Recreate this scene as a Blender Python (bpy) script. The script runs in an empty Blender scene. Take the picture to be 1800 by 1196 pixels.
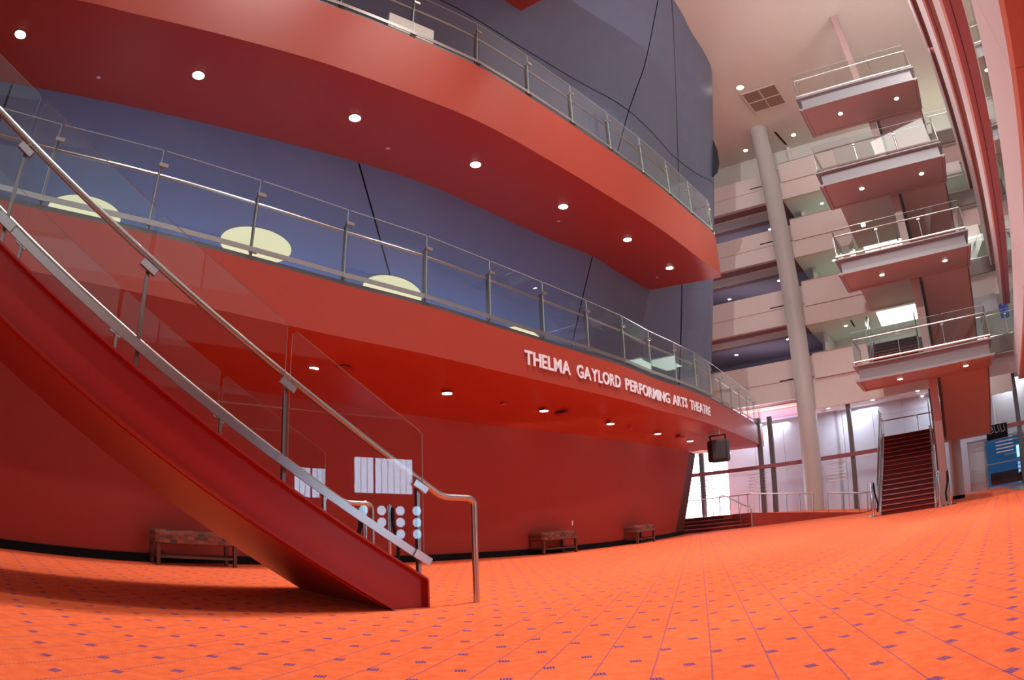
import bpy, math, random
import numpy as np
from mathutils import Vector, Matrix
random.seed(3)
SC = bpy.context.scene
COL = SC.collection
# ---------------------------------------------------------------- camera (fisheye lens, low, pitched up)
EYE = 0.645
cam_d = bpy.data.cameras.new('camera')
cam = bpy.data.objects.new('camera', cam_d); COL.objects.link(cam)
cam_d.type = 'PANO'; cam_d.sensor_fit = 'HORIZONTAL'; cam_d.sensor_width = 36.0
cam_d.panorama_type = 'FISHEYE_EQUISOLID'
cam_d.fisheye_lens = 1181.8 / 1800 * 36.0
cam_d.fisheye_fov = math.radians(200)
cam_d.clip_start = 0.05; cam_d.clip_end = 300
cam.matrix_world = Matrix(((0.99950076, 0.03159474, 0, 0), (0.00857946, -0.27141137, -0.96242520, 0),
                           (-0.03040758, 0.96194472, -0.27154694, EYE), (0, 0, 0, 1)))
SC.camera = cam
# ---------------------------------------------------------------- light
SC.view_settings.view_transform = 'Standard'; SC.view_settings.look = 'None'
SC.view_settings.gamma = 1.0; SC.view_settings.use_curve_mapping = False
SC.view_settings.exposure = 0.0
try:
    SC.cycles.transparent_max_bounces = 32
    SC.cycles.max_bounces = 8; SC.cycles.diffuse_bounces = 5
    SC.cycles.sample_clamp_indirect = 6
except Exception: pass
W_ = bpy.data.worlds.new('daylight'); SC.world = W_; W_.use_nodes = True
bg = W_.node_tree.nodes['Background']; bg.inputs[0].default_value = (0.80, 0.90, 1.0, 1); bg.inputs[1].default_value = .52
def lamp(kind, name, loc, energy, color=(1, 1, 1), size=1.0, size_y=None, aim=None, angle=None):
    l = bpy.data.lights.new(name, kind); l.energy = energy; l.color = color
    if kind == 'AREA':
        l.size = size
        if size_y: l.shape = 'RECTANGLE'; l.size_y = size_y
    elif kind == 'SUN': l.angle = angle or 0.01
    else: l.shadow_soft_size = size
    o = bpy.data.objects.new(name, l); COL.objects.link(o); o.location = loc
    if aim is not None:
        d = Vector(aim) - Vector(loc); o.rotation_euler = d.to_track_quat('-Z', 'Y').to_euler()
    return o
# added fill lamp standing in for daylight from the unseen glazed front
lamp('AREA', 'front_fill_lamp', (9, -9, 9.5), 170, (1.0, 0.97, 0.93), 20, 12, aim=(-1, 11, 2))
# high ceiling spots shining straight down into the lobby
def spot(x, y, e, ang=80, color=(1.0, .92, .84)):
    l = bpy.data.lights.new('ceiling_spot', 'SPOT'); l.energy = e; l.color = color; l.spot_size = math.radians(ang); l.spot_blend = .6; l.shadow_soft_size = .25
    o = bpy.data.objects.new('ceiling_spot', l); COL.objects.link(o); o.location = (x, y, 16.6)
for x, y, e in ((-1.4, 5.2, 5200), (3.0, 7.5, 3800), (5.0, 12.0, 3800), (8.5, 9.0, 3200), (9.5, 17.0, 4400), (15.0, 15.0, 3600), (1.5, 1.0, 3600), (8.0, 3.0, 2800)): spot(x, y, e * .82)
fl_ = lamp('SPOT', 'hall_fill_lamp', (-.5, 2.5, 14.5), 3600, (1.0, .98, .95), .12, aim=(15, 23, 6.5)); fl_.data.spot_size = math.radians(75); fl_.data.spot_blend = .7  # fill lamp added to brighten the back of the hall
for x, y, e in ((8.0, 9.0, 240), (12.5, 11.0, 240)):
    lamp('AREA', 'upper_hall_fill', (x, y, 12.5), e, (1.0, .97, .92), 2.5, 2.5, aim=(x + 4, y + 14, 9))  # added fill for the tower and rear storeys

# added unseen bluish fill lamps low on the walkway, pale lamps behind the rear glass wall
for x, y, e in ((-6.3, 7.3, 26), (-4.6, 8.7, 26), (-3.0, 10.2, 26), (-1.4, 12.0, 26), (.2, 13.6, 24), (1.9, 15.4, 18)):
    lamp('AREA', 'blue_wall_fill', (x, y, 4.3), e, (.35, .55, 1.0), .8, .2, aim=(x - .75, y + .75, 5.0))
for u in (-7.5, -3.5, .5, 4.0):
    x, y = u * .8059 + 27.6 * .5920, -u * .5920 + 27.6 * .8059
    lamp('AREA', 'rear_lobby_lamp', (x, y, 4.15), 60, (.86, .90, 1.0), 2.5, .6, aim=(x, y, 0))
# ---------------------------------------------------------------- helpers
def prop(o, label=None, cat=None, group=None, kind=None):
    if label: o['label'] = label
    if cat: o['category'] = cat
    if group: o['group'] = group
    if kind: o['kind'] = kind
    return o
def empty(name, loc=(0, 0, 0), label=None, cat=None, group=None, kind=None):
    o = bpy.data.objects.new(name, None); COL.objects.link(o); o.location = loc; o.empty_display_size = .1
    return prop(o, label, cat, group, kind)
class MB:
    def __init__(s): s.v = []; s.f = []; s.m = []
    def add(s, vs, fs, mi=0):
        b = len(s.v); s.v += [tuple(map(float, p)) for p in vs]; s.f += [[b + i for i in f] for f in fs]; s.m += [mi] * len(fs); return s
    def box(s, c, d, rz=0.0, mi=0, M=None):
        c = Vector(c); R = Matrix.Rotation(rz, 3, 'Z') if M is None else M
        vs = [c + R @ Vector((x * d[0] / 2, y * d[1] / 2, z * d[2] / 2)) for z in (-1, 1) for y in (-1, 1) for x in (-1, 1)]
        return s.add(vs, [(0, 2, 3, 1), (4, 5, 7, 6), (0, 1, 5, 4), (2, 6, 7, 3), (0, 4, 6, 2), (1, 3, 7, 5)], mi)
    def hexa(s, lo, hi, mi=0):   # two quads, same winding (counterclockwise seen from above)
        return s.add(list(lo) + list(hi), [(3, 2, 1, 0), (4, 5, 6, 7), (0, 1, 5, 4), (1, 2, 6, 5), (2, 3, 7, 6), (3, 0, 4, 7)], mi)
    def prism(s, poly, z0, z1, mi=0):
        n = len(poly); vs = [(p[0], p[1], z0) for p in poly] + [(p[0], p[1], z1) for p in poly]
        return s.add(vs, [list(range(n))[::-1], list(range(n, 2 * n))] + [(i, (i + 1) % n, n + (i + 1) % n, n + i) for i in range(n)], mi)
    def tube(s, path, r, seg=10, mi=0, caps=True):
        P = [Vector(p) for p in path]; rings = []; b = len(s.v); n = len(P); up = None
        for i, p in enumerate(P):
            t = ((P[i] - P[i - 1]).normalized() if i else Vector()) + ((P[i + 1] - P[i]).normalized() if i < n - 1 else Vector())
            t.normalize()
            if up is None:
                up = Vector((0, 0, 1)) if abs(t.z) < .9 else Vector((1, 0, 0))
            a = t.cross(up).normalized(); c = a.cross(t).normalized(); up = c
            sc = 1.0
            if 0 < i < n - 1:
                sc = 1 / max(.6, math.cos((P[i] - P[i - 1]).angle(P[i + 1] - P[i]) / 2))
            for k in range(seg):
                th = 2 * math.pi * k / seg
                s.v.append(tuple(p + (a * math.cos(th) + c * math.sin(th)) * r * (sc if True else 1)))
        for i in range(n - 1):
            for k in range(seg):
                k2 = (k + 1) % seg
                s.f.append([b + i * seg + k, b + i * seg + k2, b + (i + 1) * seg + k2, b + (i + 1) * seg + k]); s.m.append(mi)
        if caps:
            s.f.append([b + k for k in range(seg)][::-1]); s.f.append([b + (n - 1) * seg + k for k in range(seg)]); s.m += [mi, mi]
        return s
    def lathe(s, c, prof, seg=24, mi=0):
        b = len(s.v); n = len(prof)
        for r, z in prof:
            for k in range(seg):
                th = 2 * math.pi * k / seg; s.v.append((c[0] + r * math.cos(th), c[1] + r * math.sin(th), c[2] + z))
        for i in range(n - 1):
            for k in range(seg):
                k2 = (k + 1) % seg; s.f.append([b + i * seg + k, b + i * seg + k2, b + (i + 1) * seg + k2, b + (i + 1) * seg + k]); s.m.append(mi)
        s.f.append([b + k for k in range(seg)][::-1]); s.f.append([b + (n - 1) * seg + k for k in range(seg)]); s.m += [mi, mi]
        return s
    def strip(s, A, B, mi=0):    # ruled surface between two point lists
        n = len(A); return s.add(list(A) + list(B), [(i, i + 1, n + i + 1, n + i) for i in range(n - 1)], mi)
    def build(s, name, mats, parent=None, smooth=False, **kw):
        me = bpy.data.meshes.new(name); me.from_pydata(s.v, [], s.f)
        if not isinstance(mats, (list, tuple)): mats = [mats]
        for m in mats: me.materials.append(m)
        if len(mats) > 1: me.polygons.foreach_set('material_index', s.m)
        me.update()
        if smooth:
            me.polygons.foreach_set('use_smooth', [True] * len(me.polygons))
            try: me.set_sharp_from_angle(angle=math.radians(35))
            except Exception: pass
        o = bpy.data.objects.new(name, me); COL.objects.link(o)
        if parent is not None: o.parent = parent; o.matrix_parent_inverse = Matrix.Translation(-Vector(parent.location)) if not parent.parent else Matrix()
        return prop(o, **kw)
def copy_tree(o, loc=None, parent=None):
    c = o.copy(); COL.objects.link(c)
    if parent is not None: c.parent = parent
    if loc is not None: c.location = loc
    for ch in list(o.children): copy_tree(ch, None, c)
    return c
def fillet(path, r=.06, n=5):
    P = [Vector(p) for p in path]; o = [P[0]]
    for i in range(1, len(P) - 1):
        a = (P[i - 1] - P[i]); b = (P[i + 1] - P[i]); k = min(r, a.length * .45, b.length * .45)
        p0 = P[i] + a.normalized() * k; p1 = P[i] + b.normalized() * k
        for j in range(n + 1):
            t = j / n; o.append(p0 * (1 - t) ** 2 + P[i] * 2 * t * (1 - t) + p1 * t * t)
    o.append(P[-1]); return o

# ---------------------------------------------------------------- materials
def mat(name, col, rough=.5, metal=0, spec=.5, noise=0, nscale=6, bump=0, bscale=60, coat=0):
    m = bpy.data.materials.new(name); m.use_nodes = True; nt = m.node_tree; b = nt.nodes['Principled BSDF']
    b.inputs['Base Color'].default_value = (*col, 1); b.inputs['Roughness'].default_value = rough
    b.inputs['Metallic'].default_value = metal; b.inputs['Specular IOR Level'].default_value = spec
    if coat: b.inputs['Coat Weight'].default_value = coat; b.inputs['Coat Roughness'].default_value = .25
    tc = nt.nodes.new('ShaderNodeTexCoord')
    if noise:
        n = nt.nodes.new('ShaderNodeTexNoise'); n.inputs['Scale'].default_value = nscale; n.inputs['Detail'].default_value = 4
        nt.links.new(tc.outputs['Object'], n.inputs['Vector'])
        mr = nt.nodes.new('ShaderNodeMapRange'); mr.inputs['To Min'].default_value = 1 - noise; mr.inputs['To Max'].default_value = 1 + noise
        nt.links.new(n.outputs['Fac'], mr.inputs['Value'])
        mx = nt.nodes.new('ShaderNodeMix'); mx.data_type = 'RGBA'; mx.blend_type = 'MULTIPLY'; mx.inputs['Factor'].default_value = 1
        mx.inputs['A'].default_value = (*col, 1); nt.links.new(mr.outputs['Result'], mx.inputs['B']); nt.links.new(mx.outputs['Result'], b.inputs['Base Color'])
    if bump:
        n2 = nt.nodes.new('ShaderNodeTexNoise'); n2.inputs['Scale'].default_value = bscale; nt.links.new(tc.outputs['Object'], n2.inputs['Vector'])
        bp = nt.nodes.new('ShaderNodeBump'); bp.inputs['Strength'].default_value = bump; bp.inputs['Distance'].default_value = .01
        nt.links.new(n2.outputs['Fac'], bp.inputs['Height']); nt.links.new(bp.outputs['Normal'], b.inputs['Normal'])
    return m
def emis(name, col, strength):
    m = bpy.data.materials.new(name); m.use_nodes = True; nt = m.node_tree; nt.nodes.clear()
    e = nt.nodes.new('ShaderNodeEmission'); e.inputs[0].default_value = (*col, 1); e.inputs[1].default_value = strength
    o = nt.nodes.new('ShaderNodeOutputMaterial'); nt.links.new(e.outputs[0], o.inputs[0]); return m
def glassmat(name, tint=(.93, .96, .95), refl=1.0, rough=0.0):
    m = bpy.data.materials.new(name); m.use_nodes = True; nt = m.node_tree; nt.nodes.clear()
    t = nt.nodes.new('ShaderNodeBsdfTransparent'); t.inputs[0].default_value = (*tint, 1)
    g = nt.nodes.new('ShaderNodeBsdfGlossy'); g.inputs['Roughness'].default_value = rough; g.inputs[0].default_value = (.95, 1, .98, 1)
    f = nt.nodes.new('ShaderNodeLayerWeight'); f.inputs['Blend'].default_value = .5
    pw = nt.nodes.new('ShaderNodeMath'); pw.operation = 'POWER'; pw.inputs[1].default_value = 4.5; nt.links.new(f.outputs['Facing'], pw.inputs[0])
    mu = nt.nodes.new('ShaderNodeMath'); mu.operation = 'MULTIPLY_ADD'; mu.inputs[1].default_value = .7 * refl; mu.inputs[2].default_value = .022 * refl; mu.use_clamp = True
    nt.links.new(pw.outputs[0], mu.inputs[0])
    mx = nt.nodes.new('ShaderNodeMixShader'); nt.links.new(mu.outputs[0], mx.inputs[0]); nt.links.new(t.outputs[0], mx.inputs[1]); nt.links.new(g.outputs[0], mx.inputs[2])
    o = nt.nodes.new('ShaderNodeOutputMaterial'); nt.links.new(mx.outputs[0], o.inputs[0]); return m
M = {}
M['red'] = mat('red_paint', (.38, .044, .023), .42, noise=.04, nscale=2)
M['redwall'] = mat('red_wall_paint', (.34, .032, .018), .6, noise=.05, nscale=3)
M['redsteel'] = mat('red_gloss_steel', (.33, .016, .011), .36, noise=.03)
M['pinkred'] = mat('salmon_red_paint', (.47, .30, .28), .45, noise=.04)
M['endred'] = mat('dark_red_shaded_return', (.075, .008, .012), .6)  # dark red; on the wall end its shade is put into the colour
M['blue'] = mat('blue_grey_wall_panel', (.145, .17, .26), .42, metal=.1, noise=.08, nscale=3)
M['joint'] = mat('dark_joint', (.02, .02, .03), .8)
M['white'] = mat('warm_white_plaster', (.76, .70, .66), .7, noise=.03)
M['parapet'] = mat('white_parapet_panel', (.78, .69, .65), .6, noise=.03)
M['ceiling'] = mat('ceiling_plaster', (.70, .63, .56), .8, noise=.03)
M['plum'] = mat('plum_paint', (.30, .10, .12), .6)
M['purple'] = mat('dark_purple_ceiling', (.26, .22, .30), .6)
M['grey'] = mat('pale_grey_panel', (.74, .74, .80), .5, noise=.03)
M['lav'] = mat('lavender_grey_fascia', (.31, .29, .31), .45, noise=.04)
M['brown'] = mat('brown_slab_edge', (.16, .12, .11), .6)
M['steel'] = mat('brushed_steel', (.52, .50, .48), .30, metal=1, noise=.05, nscale=40)
M['post'] = mat('dark_satin_steel_post', (.30, .28, .27), .3, metal=1)
M['chrome'] = mat('polished_chrome', (.75, .75, .78), .12, metal=1)
M['dsteel'] = mat('dark_mullion_steel', (.16, .15, .15), .45, metal=.6)
M['black'] = mat('black_rubber', (.008, .008, .010), .8, spec=.15)
M['spk'] = mat('black_speaker_cabinet', (.03, .03, .035), .55, bump=.3, bscale=200)
M['column'] = mat('grey_column_paint', (.52, .50, .48), .5, noise=.05, nscale=2)
M['glass'] = glassmat('clear_guard_glass', (.955, .97, .965), 1.0)
M['glass_edge'] = mat('glass_edge', (.45, .60, .56), .2)
M['facade'] = glassmat('facade_glass', (.90, .93, .96), 1.4)
M['frost'] = mat('frosted_stripe', (.85, .88, .95), .5)
M['lamp'] = emis('lamp_white', (1.0, .93, .82), 14)
M['lampdim'] = mat('unlit_pink_lamp_cover', (.75, .35, .30), .4)
M['cream'] = emis('cream_reflection_glow', (.98, .93, .62), .85)  # glow of the glass reflections put into an emissive cream
M['strip'] = emis('cove_light', (.85, 1.0, .86), 3.0)
M['letter'] = mat('white_letter', (.85, .88, .98), .35)
M['grille'] = mat('brown_grille', (.30, .18, .13), .7)
M['tile'] = mat('grey_tile', (.30, .28, .26), .25, noise=.1)
M['wood'] = mat('dark_wood', (.10, .035, .022), .4, noise=.2, nscale=20)
M['screen'] = emis('blue_display', (.05, .20, .45), .38)
M['bright'] = mat('bright_white_ceiling', (.80, .82, .76), .7)
M['darkred'] = mat('dark_red_carpet', (.11, .010, .009), .95, bump=.5, bscale=300)
M['bluebox'] = mat('blue_cloth', (.03, .06, .35), .7)

def fabric():
    m = bpy.data.materials.new('bench_fabric'); m.use_nodes = True; nt = m.node_tree; b = nt.nodes['Principled BSDF']; b.inputs['Roughness'].default_value = .9
    tc = nt.nodes.new('ShaderNodeTexCoord'); br = nt.nodes.new('ShaderNodeTexBrick')
    mp = nt.nodes.new('ShaderNodeMapping'); mp.inputs['Rotation'].default_value = (math.radians(90), 0, 0)
    nt.links.new(tc.outputs['Object'], mp.inputs[0]); nt.links.new(mp.outputs[0], br.inputs['Vector'])
    br.inputs['Color1'].default_value = (.30, .07, .04, 1); br.inputs['Color2'].default_value = (.03, .02, .03, 1); br.inputs['Mortar'].default_value = (.12, .07, .05, 1)
    br.inputs['Scale'].default_value = 5; br.inputs['Mortar Size'].default_value = .03; br.inputs['Bias'].default_value = -.1
    n = nt.nodes.new('ShaderNodeTexNoise'); n.inputs['Scale'].default_value = 90; nt.links.new(tc.outputs['Object'], n.inputs[0])
    mx = nt.nodes.new('ShaderNodeMix'); mx.data_type = 'RGBA'; mx.blend_type = 'OVERLAY'; mx.inputs['Factor'].default_value = .5
    nt.links.new(br.outputs['Color'], mx.inputs['A']); nt.links.new(n.outputs['Fac'], mx.inputs['B']); nt.links.new(mx.outputs['Result'], b.inputs['Base Color'])
    return m
M['fabric'] = fabric()

def carpet():
    m = bpy.data.materials.new('orange_carpet'); m.use_nodes = True; nt = m.node_tree; N = nt.nodes; L = nt.links
    b = N['Principled BSDF']; b.inputs['Roughness'].default_value = .95; b.inputs['Specular IOR Level'].default_value = .15
    geo = N.new('ShaderNodeTexCoord'); sep = N.new('ShaderNodeSeparateXYZ'); L.new(geo.outputs['Object'], sep.inputs[0])
    def mth(op, a, b_=None, c=None):
        n = N.new('ShaderNodeMath'); n.operation = op
        for i, x in enumerate((a, b_, c)):
            if x is None: continue
            if isinstance(x, (int, float)): n.inputs[i].default_value = x
            else: L.new(x, n.inputs[i])
        return n.outputs[0]
    X, Y = sep.outputs[0], sep.outputs[1]
    def lin(ax, ay, off): return mth('ADD', mth('ADD', mth('MULTIPLY', X, ax), mth('MULTIPLY', Y, ay)), off)
    P = .2675; az = math.radians(42.2); s_, c_ = math.sin(az), math.cos(az)
    ox, oy = .888, 2.546
    a = lin(s_ / P, c_ / P, -(ox * s_ + oy * c_) / P + .5)      # along azimuth 42.2
    d = lin(c_ / P, -s_ / P, -(ox * c_ - oy * s_) / P + .5)
    fa = mth('ABSOLUTE', mth('SUBTRACT', mth('FRACT', a), .5)); fd = mth('ABSOLUTE', mth('SUBTRACT', mth('FRACT', d), .5))
    wob = N.new('ShaderNodeTexNoise'); wob.inputs['Scale'].default_value = 120; L.new(geo.outputs['Object'], wob.inputs[0])
    dia = mth('ADD', mth('ADD', fa, fd), mth('MULTIPLY', wob.outputs['Fac'], .06))
    inside = mth('LESS_THAN', dia, .165)
    stripe = mth('GREATER_THAN', mth('SINE', lin(2 * math.pi / .013, 0, 0)), -.35)
    dot = mth('MULTIPLY', inside, mth('ADD', mth('MULTIPLY', stripe, .6), .4))
    la = math.radians(15.2); q = P * 2 / math.sqrt(5)
    c1 = lin(math.cos(la) / q, -math.sin(la) / q, .0665 / q + .04); t1 = lin(math.sin(la), math.cos(la), 0)
    l1 = mth('MULTIPLY', mth('LESS_THAN', mth('ABSOLUTE', mth('SUBTRACT', mth('FRACT', c1), .5)), .017), mth('ADD', mth('MULTIPLY', mth('GREATER_THAN', mth('SINE', mth('MULTIPLY', t1, 2 * math.pi / .022)), -.1), .7), .2))
    c2 = lin(math.sin(la) / q, math.cos(la) / q, .3)
    l2 = mth('MULTIPLY', mth('LESS_THAN', mth('ABSOLUTE', mth('SUBTRACT', mth('FRACT', c2), .5)), .010), mth('MULTIPLY', mth('GREATER_THAN', mth('SINE', lin(math.cos(la) * 2 * math.pi / .022, -math.sin(la) * 2 * math.pi / .022, 0)), .2), .45))
    # the woven pattern is too fine to read far off
    fac = mth('MINIMUM', mth('ADD', mth('ADD', mth('MULTIPLY', dot, .92), mth('MULTIPLY', l1, .85)), l2), .9)
    nz = N.new('ShaderNodeTexNoise'); nz.inputs['Scale'].default_value = 14; nz.inputs['Detail'].default_value = 8; L.new(geo.outputs['Object'], nz.inputs[0])
    cr = N.new('ShaderNodeValToRGB'); cr.color_ramp.elements[0].position = .3; cr.color_ramp.elements[0].color = (.76, .125, .042, 1); cr.color_ramp.elements[1].position = .7; cr.color_ramp.elements[1].color = (.88, .175, .062, 1)
    L.new(nz.outputs['Fac'], cr.inputs[0])
    mx = N.new('ShaderNodeMix'); mx.data_type = 'RGBA'; L.new(fac, mx.inputs['Factor']); L.new(cr.outputs[0], mx.inputs['A']); mx.inputs['B'].default_value = (.05, .045, .22, 1)
    L.new(mx.outputs['Result'], b.inputs['Base Color'])
    n2 = N.new('ShaderNodeTexNoise'); n2.inputs['Scale'].default_value = 260; L.new(geo.outputs['Object'], n2.inputs[0])
    bp = N.new('ShaderNodeBump'); bp.inputs['Strength'].default_value = .5; bp.inputs['Distance'].default_value = .01; L.new(n2.outputs['Fac'], bp.inputs['Height']); L.new(bp.outputs[0], b.inputs['Normal'])
    return m
M['carpet'] = carpet()

# ---------------------------------------------------------------- plan curves
def cr(P, n):
    P = np.array(P, float); Q = np.vstack([2 * P[0] - P[1], P, 2 * P[-1] - P[-2]]); o = []
    for i in range(len(P) - 1):
        a, b, c, d = Q[i:i + 4]
        for k in range(12):
            t = k / 12; o.append(.5 * ((2 * b) + (-a + c) * t + (2 * a - 5 * b + 4 * c - d) * t * t + (-a + 3 * b - 3 * c + d) * t ** 3))
    o.append(P[-1]); o = np.array(o)
    s = np.r_[0, np.cumsum(np.linalg.norm(np.diff(o, axis=0), axis=1))]
    u = np.linspace(0, s[-1], n); return np.stack([np.interp(u, s, o[:, i]) for i in range(o.shape[1])], 1)
def arclen(C): return np.r_[0, np.cumsum(np.linalg.norm(np.diff(C, axis=0), axis=1))]
def at_s(C, S, s): return np.array([np.interp(s, S, C[:, i]) for i in range(2)])
def at_az(C, deg):      # point of a curve in the direction deg (clockwise from +Y) from the origin
    A = np.degrees(np.arctan2(C[:, 0], C[:, 1])); i = np.argmax(A > deg); t = (deg - A[i - 1]) / (A[i] - A[i - 1]); return C[i - 1] * (1 - t) + C[i] * t, i - 1 + t
E2 = cr([(-9.5, 1.4), (-8.2, 2.8), (-6.9, 4.1), (-5.7, 5.36), (-4.42, 6.53), (-3.38, 7.6), (-2.36, 8.7), (-1.31, 9.76), (-.33, 10.93), (.82, 12.3), (1.9, 13.6), (2.57, 14.45), (3.53, 15.85), (4.42, 16.98), (5.3, 18.2), (6.22, 19.65), (7.7, 22.1), (9.1, 24.5), (10.5, 26.9)], 120)
W0 = cr([(-11, 1.0), (-9.4, 3.0), (-8.0, 4.8), (-6.3, 6.6), (-5.5, 7.35), (-4.94, 7.98), (-4.03, 9.3), (-1.71, 11.8), (-.68, 12.95), (.21, 13.75), (1.08, 14.68), (2.63, 16.6), (3.98, 18.75), (4.75, 20.25)], 120)
W0T = cr([(-11, 1.0), (-9.4, 3.0), (-8.0, 4.8), (-6.3, 6.6), (-5.5, 7.35), (-4.94, 7.98), (-4.03, 9.3), (-1.71, 11.8), (-.68, 12.95), (.21, 13.75), (1.15, 14.75), (2.85, 16.75), (4.4, 18.9), (5.45, 20.5)], 120)
E3 = cr([(-11.5, 1.6), (-9.8, 2.9), (-8.2, 4.1), (-6.16, 5.62), (-5.45, 6.2), (-3.95, 7.32), (-2.85, 8.14), (-1.75, 9.06), (-.47, 10.16), (.85, 11.61), (2.05, 12.98), (3.05, 14.12), (4.0, 15.25), (4.9, 16.4), (5.6, 17.3), (6.2, 18.02), (6.45, 18.5)], 120)
WT = [(-11.5, 5.0, -9.8, 3.2), (-8.97, 6.77, -7.4, 5.0), (-5.8, 9.18, -4.25, 7.4), (-2.24, 11.93, -.65, 10.27), (-.59, 13.69, 1.16, 12.0), (.94, 15.42, 2.96, 13.5), (2.24, 16.68, 4.5, 14.65), (3.1, 17.9, 5.79, 16.0), (4.36, 19.5, 6.73, 17.6), (5.6, 20.5, 7.55, 18.85), (6.8, 20.9, 8.12, 20.1), (7.1, 22.2, 8.0, 21.6)]
WD = [(a, b, c, d) for a, b, c, d in WT[1:]]
DR = cr(WD, 120)
DRL = cr(WT, 140)
def drum(s, z, off=0.0, R=DR):
    n = len(R); u = np.linspace(0, 1, n); f = (z - 7.64) / 9.16
    g = lambda s_: np.array([np.interp(s_, u, R[:, i]) for i in range(4)])
    r = g(s); p = np.array([r[0] + (r[2] - r[0]) * f, r[1] + (r[3] - r[1]) * f])
    if off:
        a = g(max(0, s - .01)); b = g(min(1, s + .01)); t = (b - a)[:2] * (1 - f) + (b - a)[2:] * f; t /= np.linalg.norm(t)
        p = p + np.array([t[1], -t[0]]) * off
    return (p[0], p[1], z)
def P3(C, z): return [(x, y, z) for x, y in C]

def pol(azd, tan, z): d = (z - EYE) / tan; a = math.radians(azd); return (d * math.sin(a), d * math.cos(a), z)
# tower frame: u to the right, v away from the viewer
def TW(u, v, z=0.0): return (u * .8059 + v * .5920, -u * .5920 + v * .8059, z)
TR = math.radians(-36.3)     # rotation that turns local x,y boxes into u,v
def tbox(mb, u0, u1, v0, v1, z0, z1, mi=0):
    return mb.hexa([TW(u0, v0, z0), TW(u1, v0, z0), TW(u1, v1, z0), TW(u0, v1, z0)], [TW(u0, v0, z1), TW(u1, v0, z1), TW(u1, v1, z1), TW(u0, v1, z1)], mi)

# ================================================================ SETTING
# floor
MB().prism([(-14, -14), (26, -14), (34, 10), (26, 38), (-6, 44), (-14, 20)], -.3, 0.0).build('floor', M['carpet'], kind='structure', label='orange carpet floor with small purple lozenges')
tl = MB(); tbox(tl, 2.6, 14, 20.8, 26.9, 0.0, .012); tl.build('trim_1', M['tile'], kind='structure')
# ceiling
MB().prism([(-14, -14), (26, -14), (34, 10), (26, 38), (-6, 44), (-14, 20)], 16.8, 17.1).build('ceiling', M['ceiling'], kind='structure')
# red wall below the first balcony
mb = MB(); A = P3(W0, 0.0); B = [(x, y, 2.62) for x, y in W0T]
back0 = []; 
mb.strip(A, B)
e0, e1 = (W0[-1][0], W0[-1][1], 0), (W0T[-1][0], W0T[-1][1], 2.62)
mb.build('wall_left', M['redwall'], kind='structure', smooth=True)
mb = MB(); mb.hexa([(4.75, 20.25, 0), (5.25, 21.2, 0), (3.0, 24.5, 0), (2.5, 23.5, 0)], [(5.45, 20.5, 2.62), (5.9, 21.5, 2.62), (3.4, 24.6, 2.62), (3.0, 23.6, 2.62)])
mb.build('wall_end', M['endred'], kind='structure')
# black baseboard
def offset(C, d):
    T = np.gradient(C, axis=0); T /= np.linalg.norm(T, axis=1)[:, None]; return C + np.stack([T[:, 1], -T[:, 0]], 1) * d
mb = MB(); bo = offset(W0, .03); mb.strip(P3(bo, 0), P3(bo, .12)); mb.strip(P3(bo, .12), P3(W0, .12)); mb.box((5.0, 20.75, .06), (1.1, .06, .12), math.radians(62))
mb.build('baseboard_left', M['black'], kind='structure')
# drum of the theatre: backing plus separate panels with joints between them
mb = MB(); n = 100
for za, zb in ((4.0, 10.4), (10.4, 16.8)):
    mb.strip([drum(i / n, za, -.06, DRL) for i in range(n + 1)], [drum(i / n, zb, -.06, DRL) for i in range(n + 1)])
drumw = mb.build('wall_theatre', M['joint'], kind='structure', smooth=True)
def sa(z): return .379 - .025 * (z - 5.6)
def sb(z): return np.interp(z, [5.8, 11.6, 13.8, 16.8], [.65, .671, .692, .694])
def sc(z): return np.interp(z, [4, 6.1, 8.2, 11.5, 13.4, 16.7], [.90, .892, .879, .838, .804, .721])
def s0(z): return 0.0
def s1(z): return .012 + 0 * z
def s2(z): return .53 - .01 * (z - 12) if z > 12 else .515
def se(z): return .999
lines_lo = [s0, s1, sa, sb, sc, se]; lines_hi = [s0, s1, lambda z: .30, sb, sc, se]
for (z0, z1, LN) in ((4.0, 12.0, lines_lo), (12.0, 16.8, lines_hi)):
    for i in range(len(LN) - 1):
        mb = MB(); nu, nv = 16, 6; rows = []
        g = .0009
        for k in range(nv + 1):
            z = z0 + .012 + (z1 - z0 - .024) * k / nv
            l, r = LN[i](z) + g, LN[i + 1](z) - g
            if z > 12: zz = z + 0
            rows.append([drum(l + (r - l) * j / nu, z, 0.0) for j in range(nu + 1)])
        for a, b in zip(rows[:-1], rows[1:]): mb.strip(a, b)
        o = mb.build('panel', M['blue'], drumw, smooth=True)

fn = [(20.2, .628), (20.6, .610), (20.86, .585), (20.8, .558), (20.45, .541), (20.0, .535)]
fp = [pol(a, 1, EYE + 21.6) for a, _ in fn]; fp = [(x, y, EYE + tn * 21.6) for (x, y, _), (_, tn) in zip(fp, fn)]
MB().add(fp + [(x - .5, y + .35, z) for x, y, z in fp], [list(range(6)), list(range(6, 12))[::-1]] + [(i, (i + 1) % 6, 6 + (i + 1) % 6, 6 + i) for i in range(6)]).build('fin', M['joint'], drumw)
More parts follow.
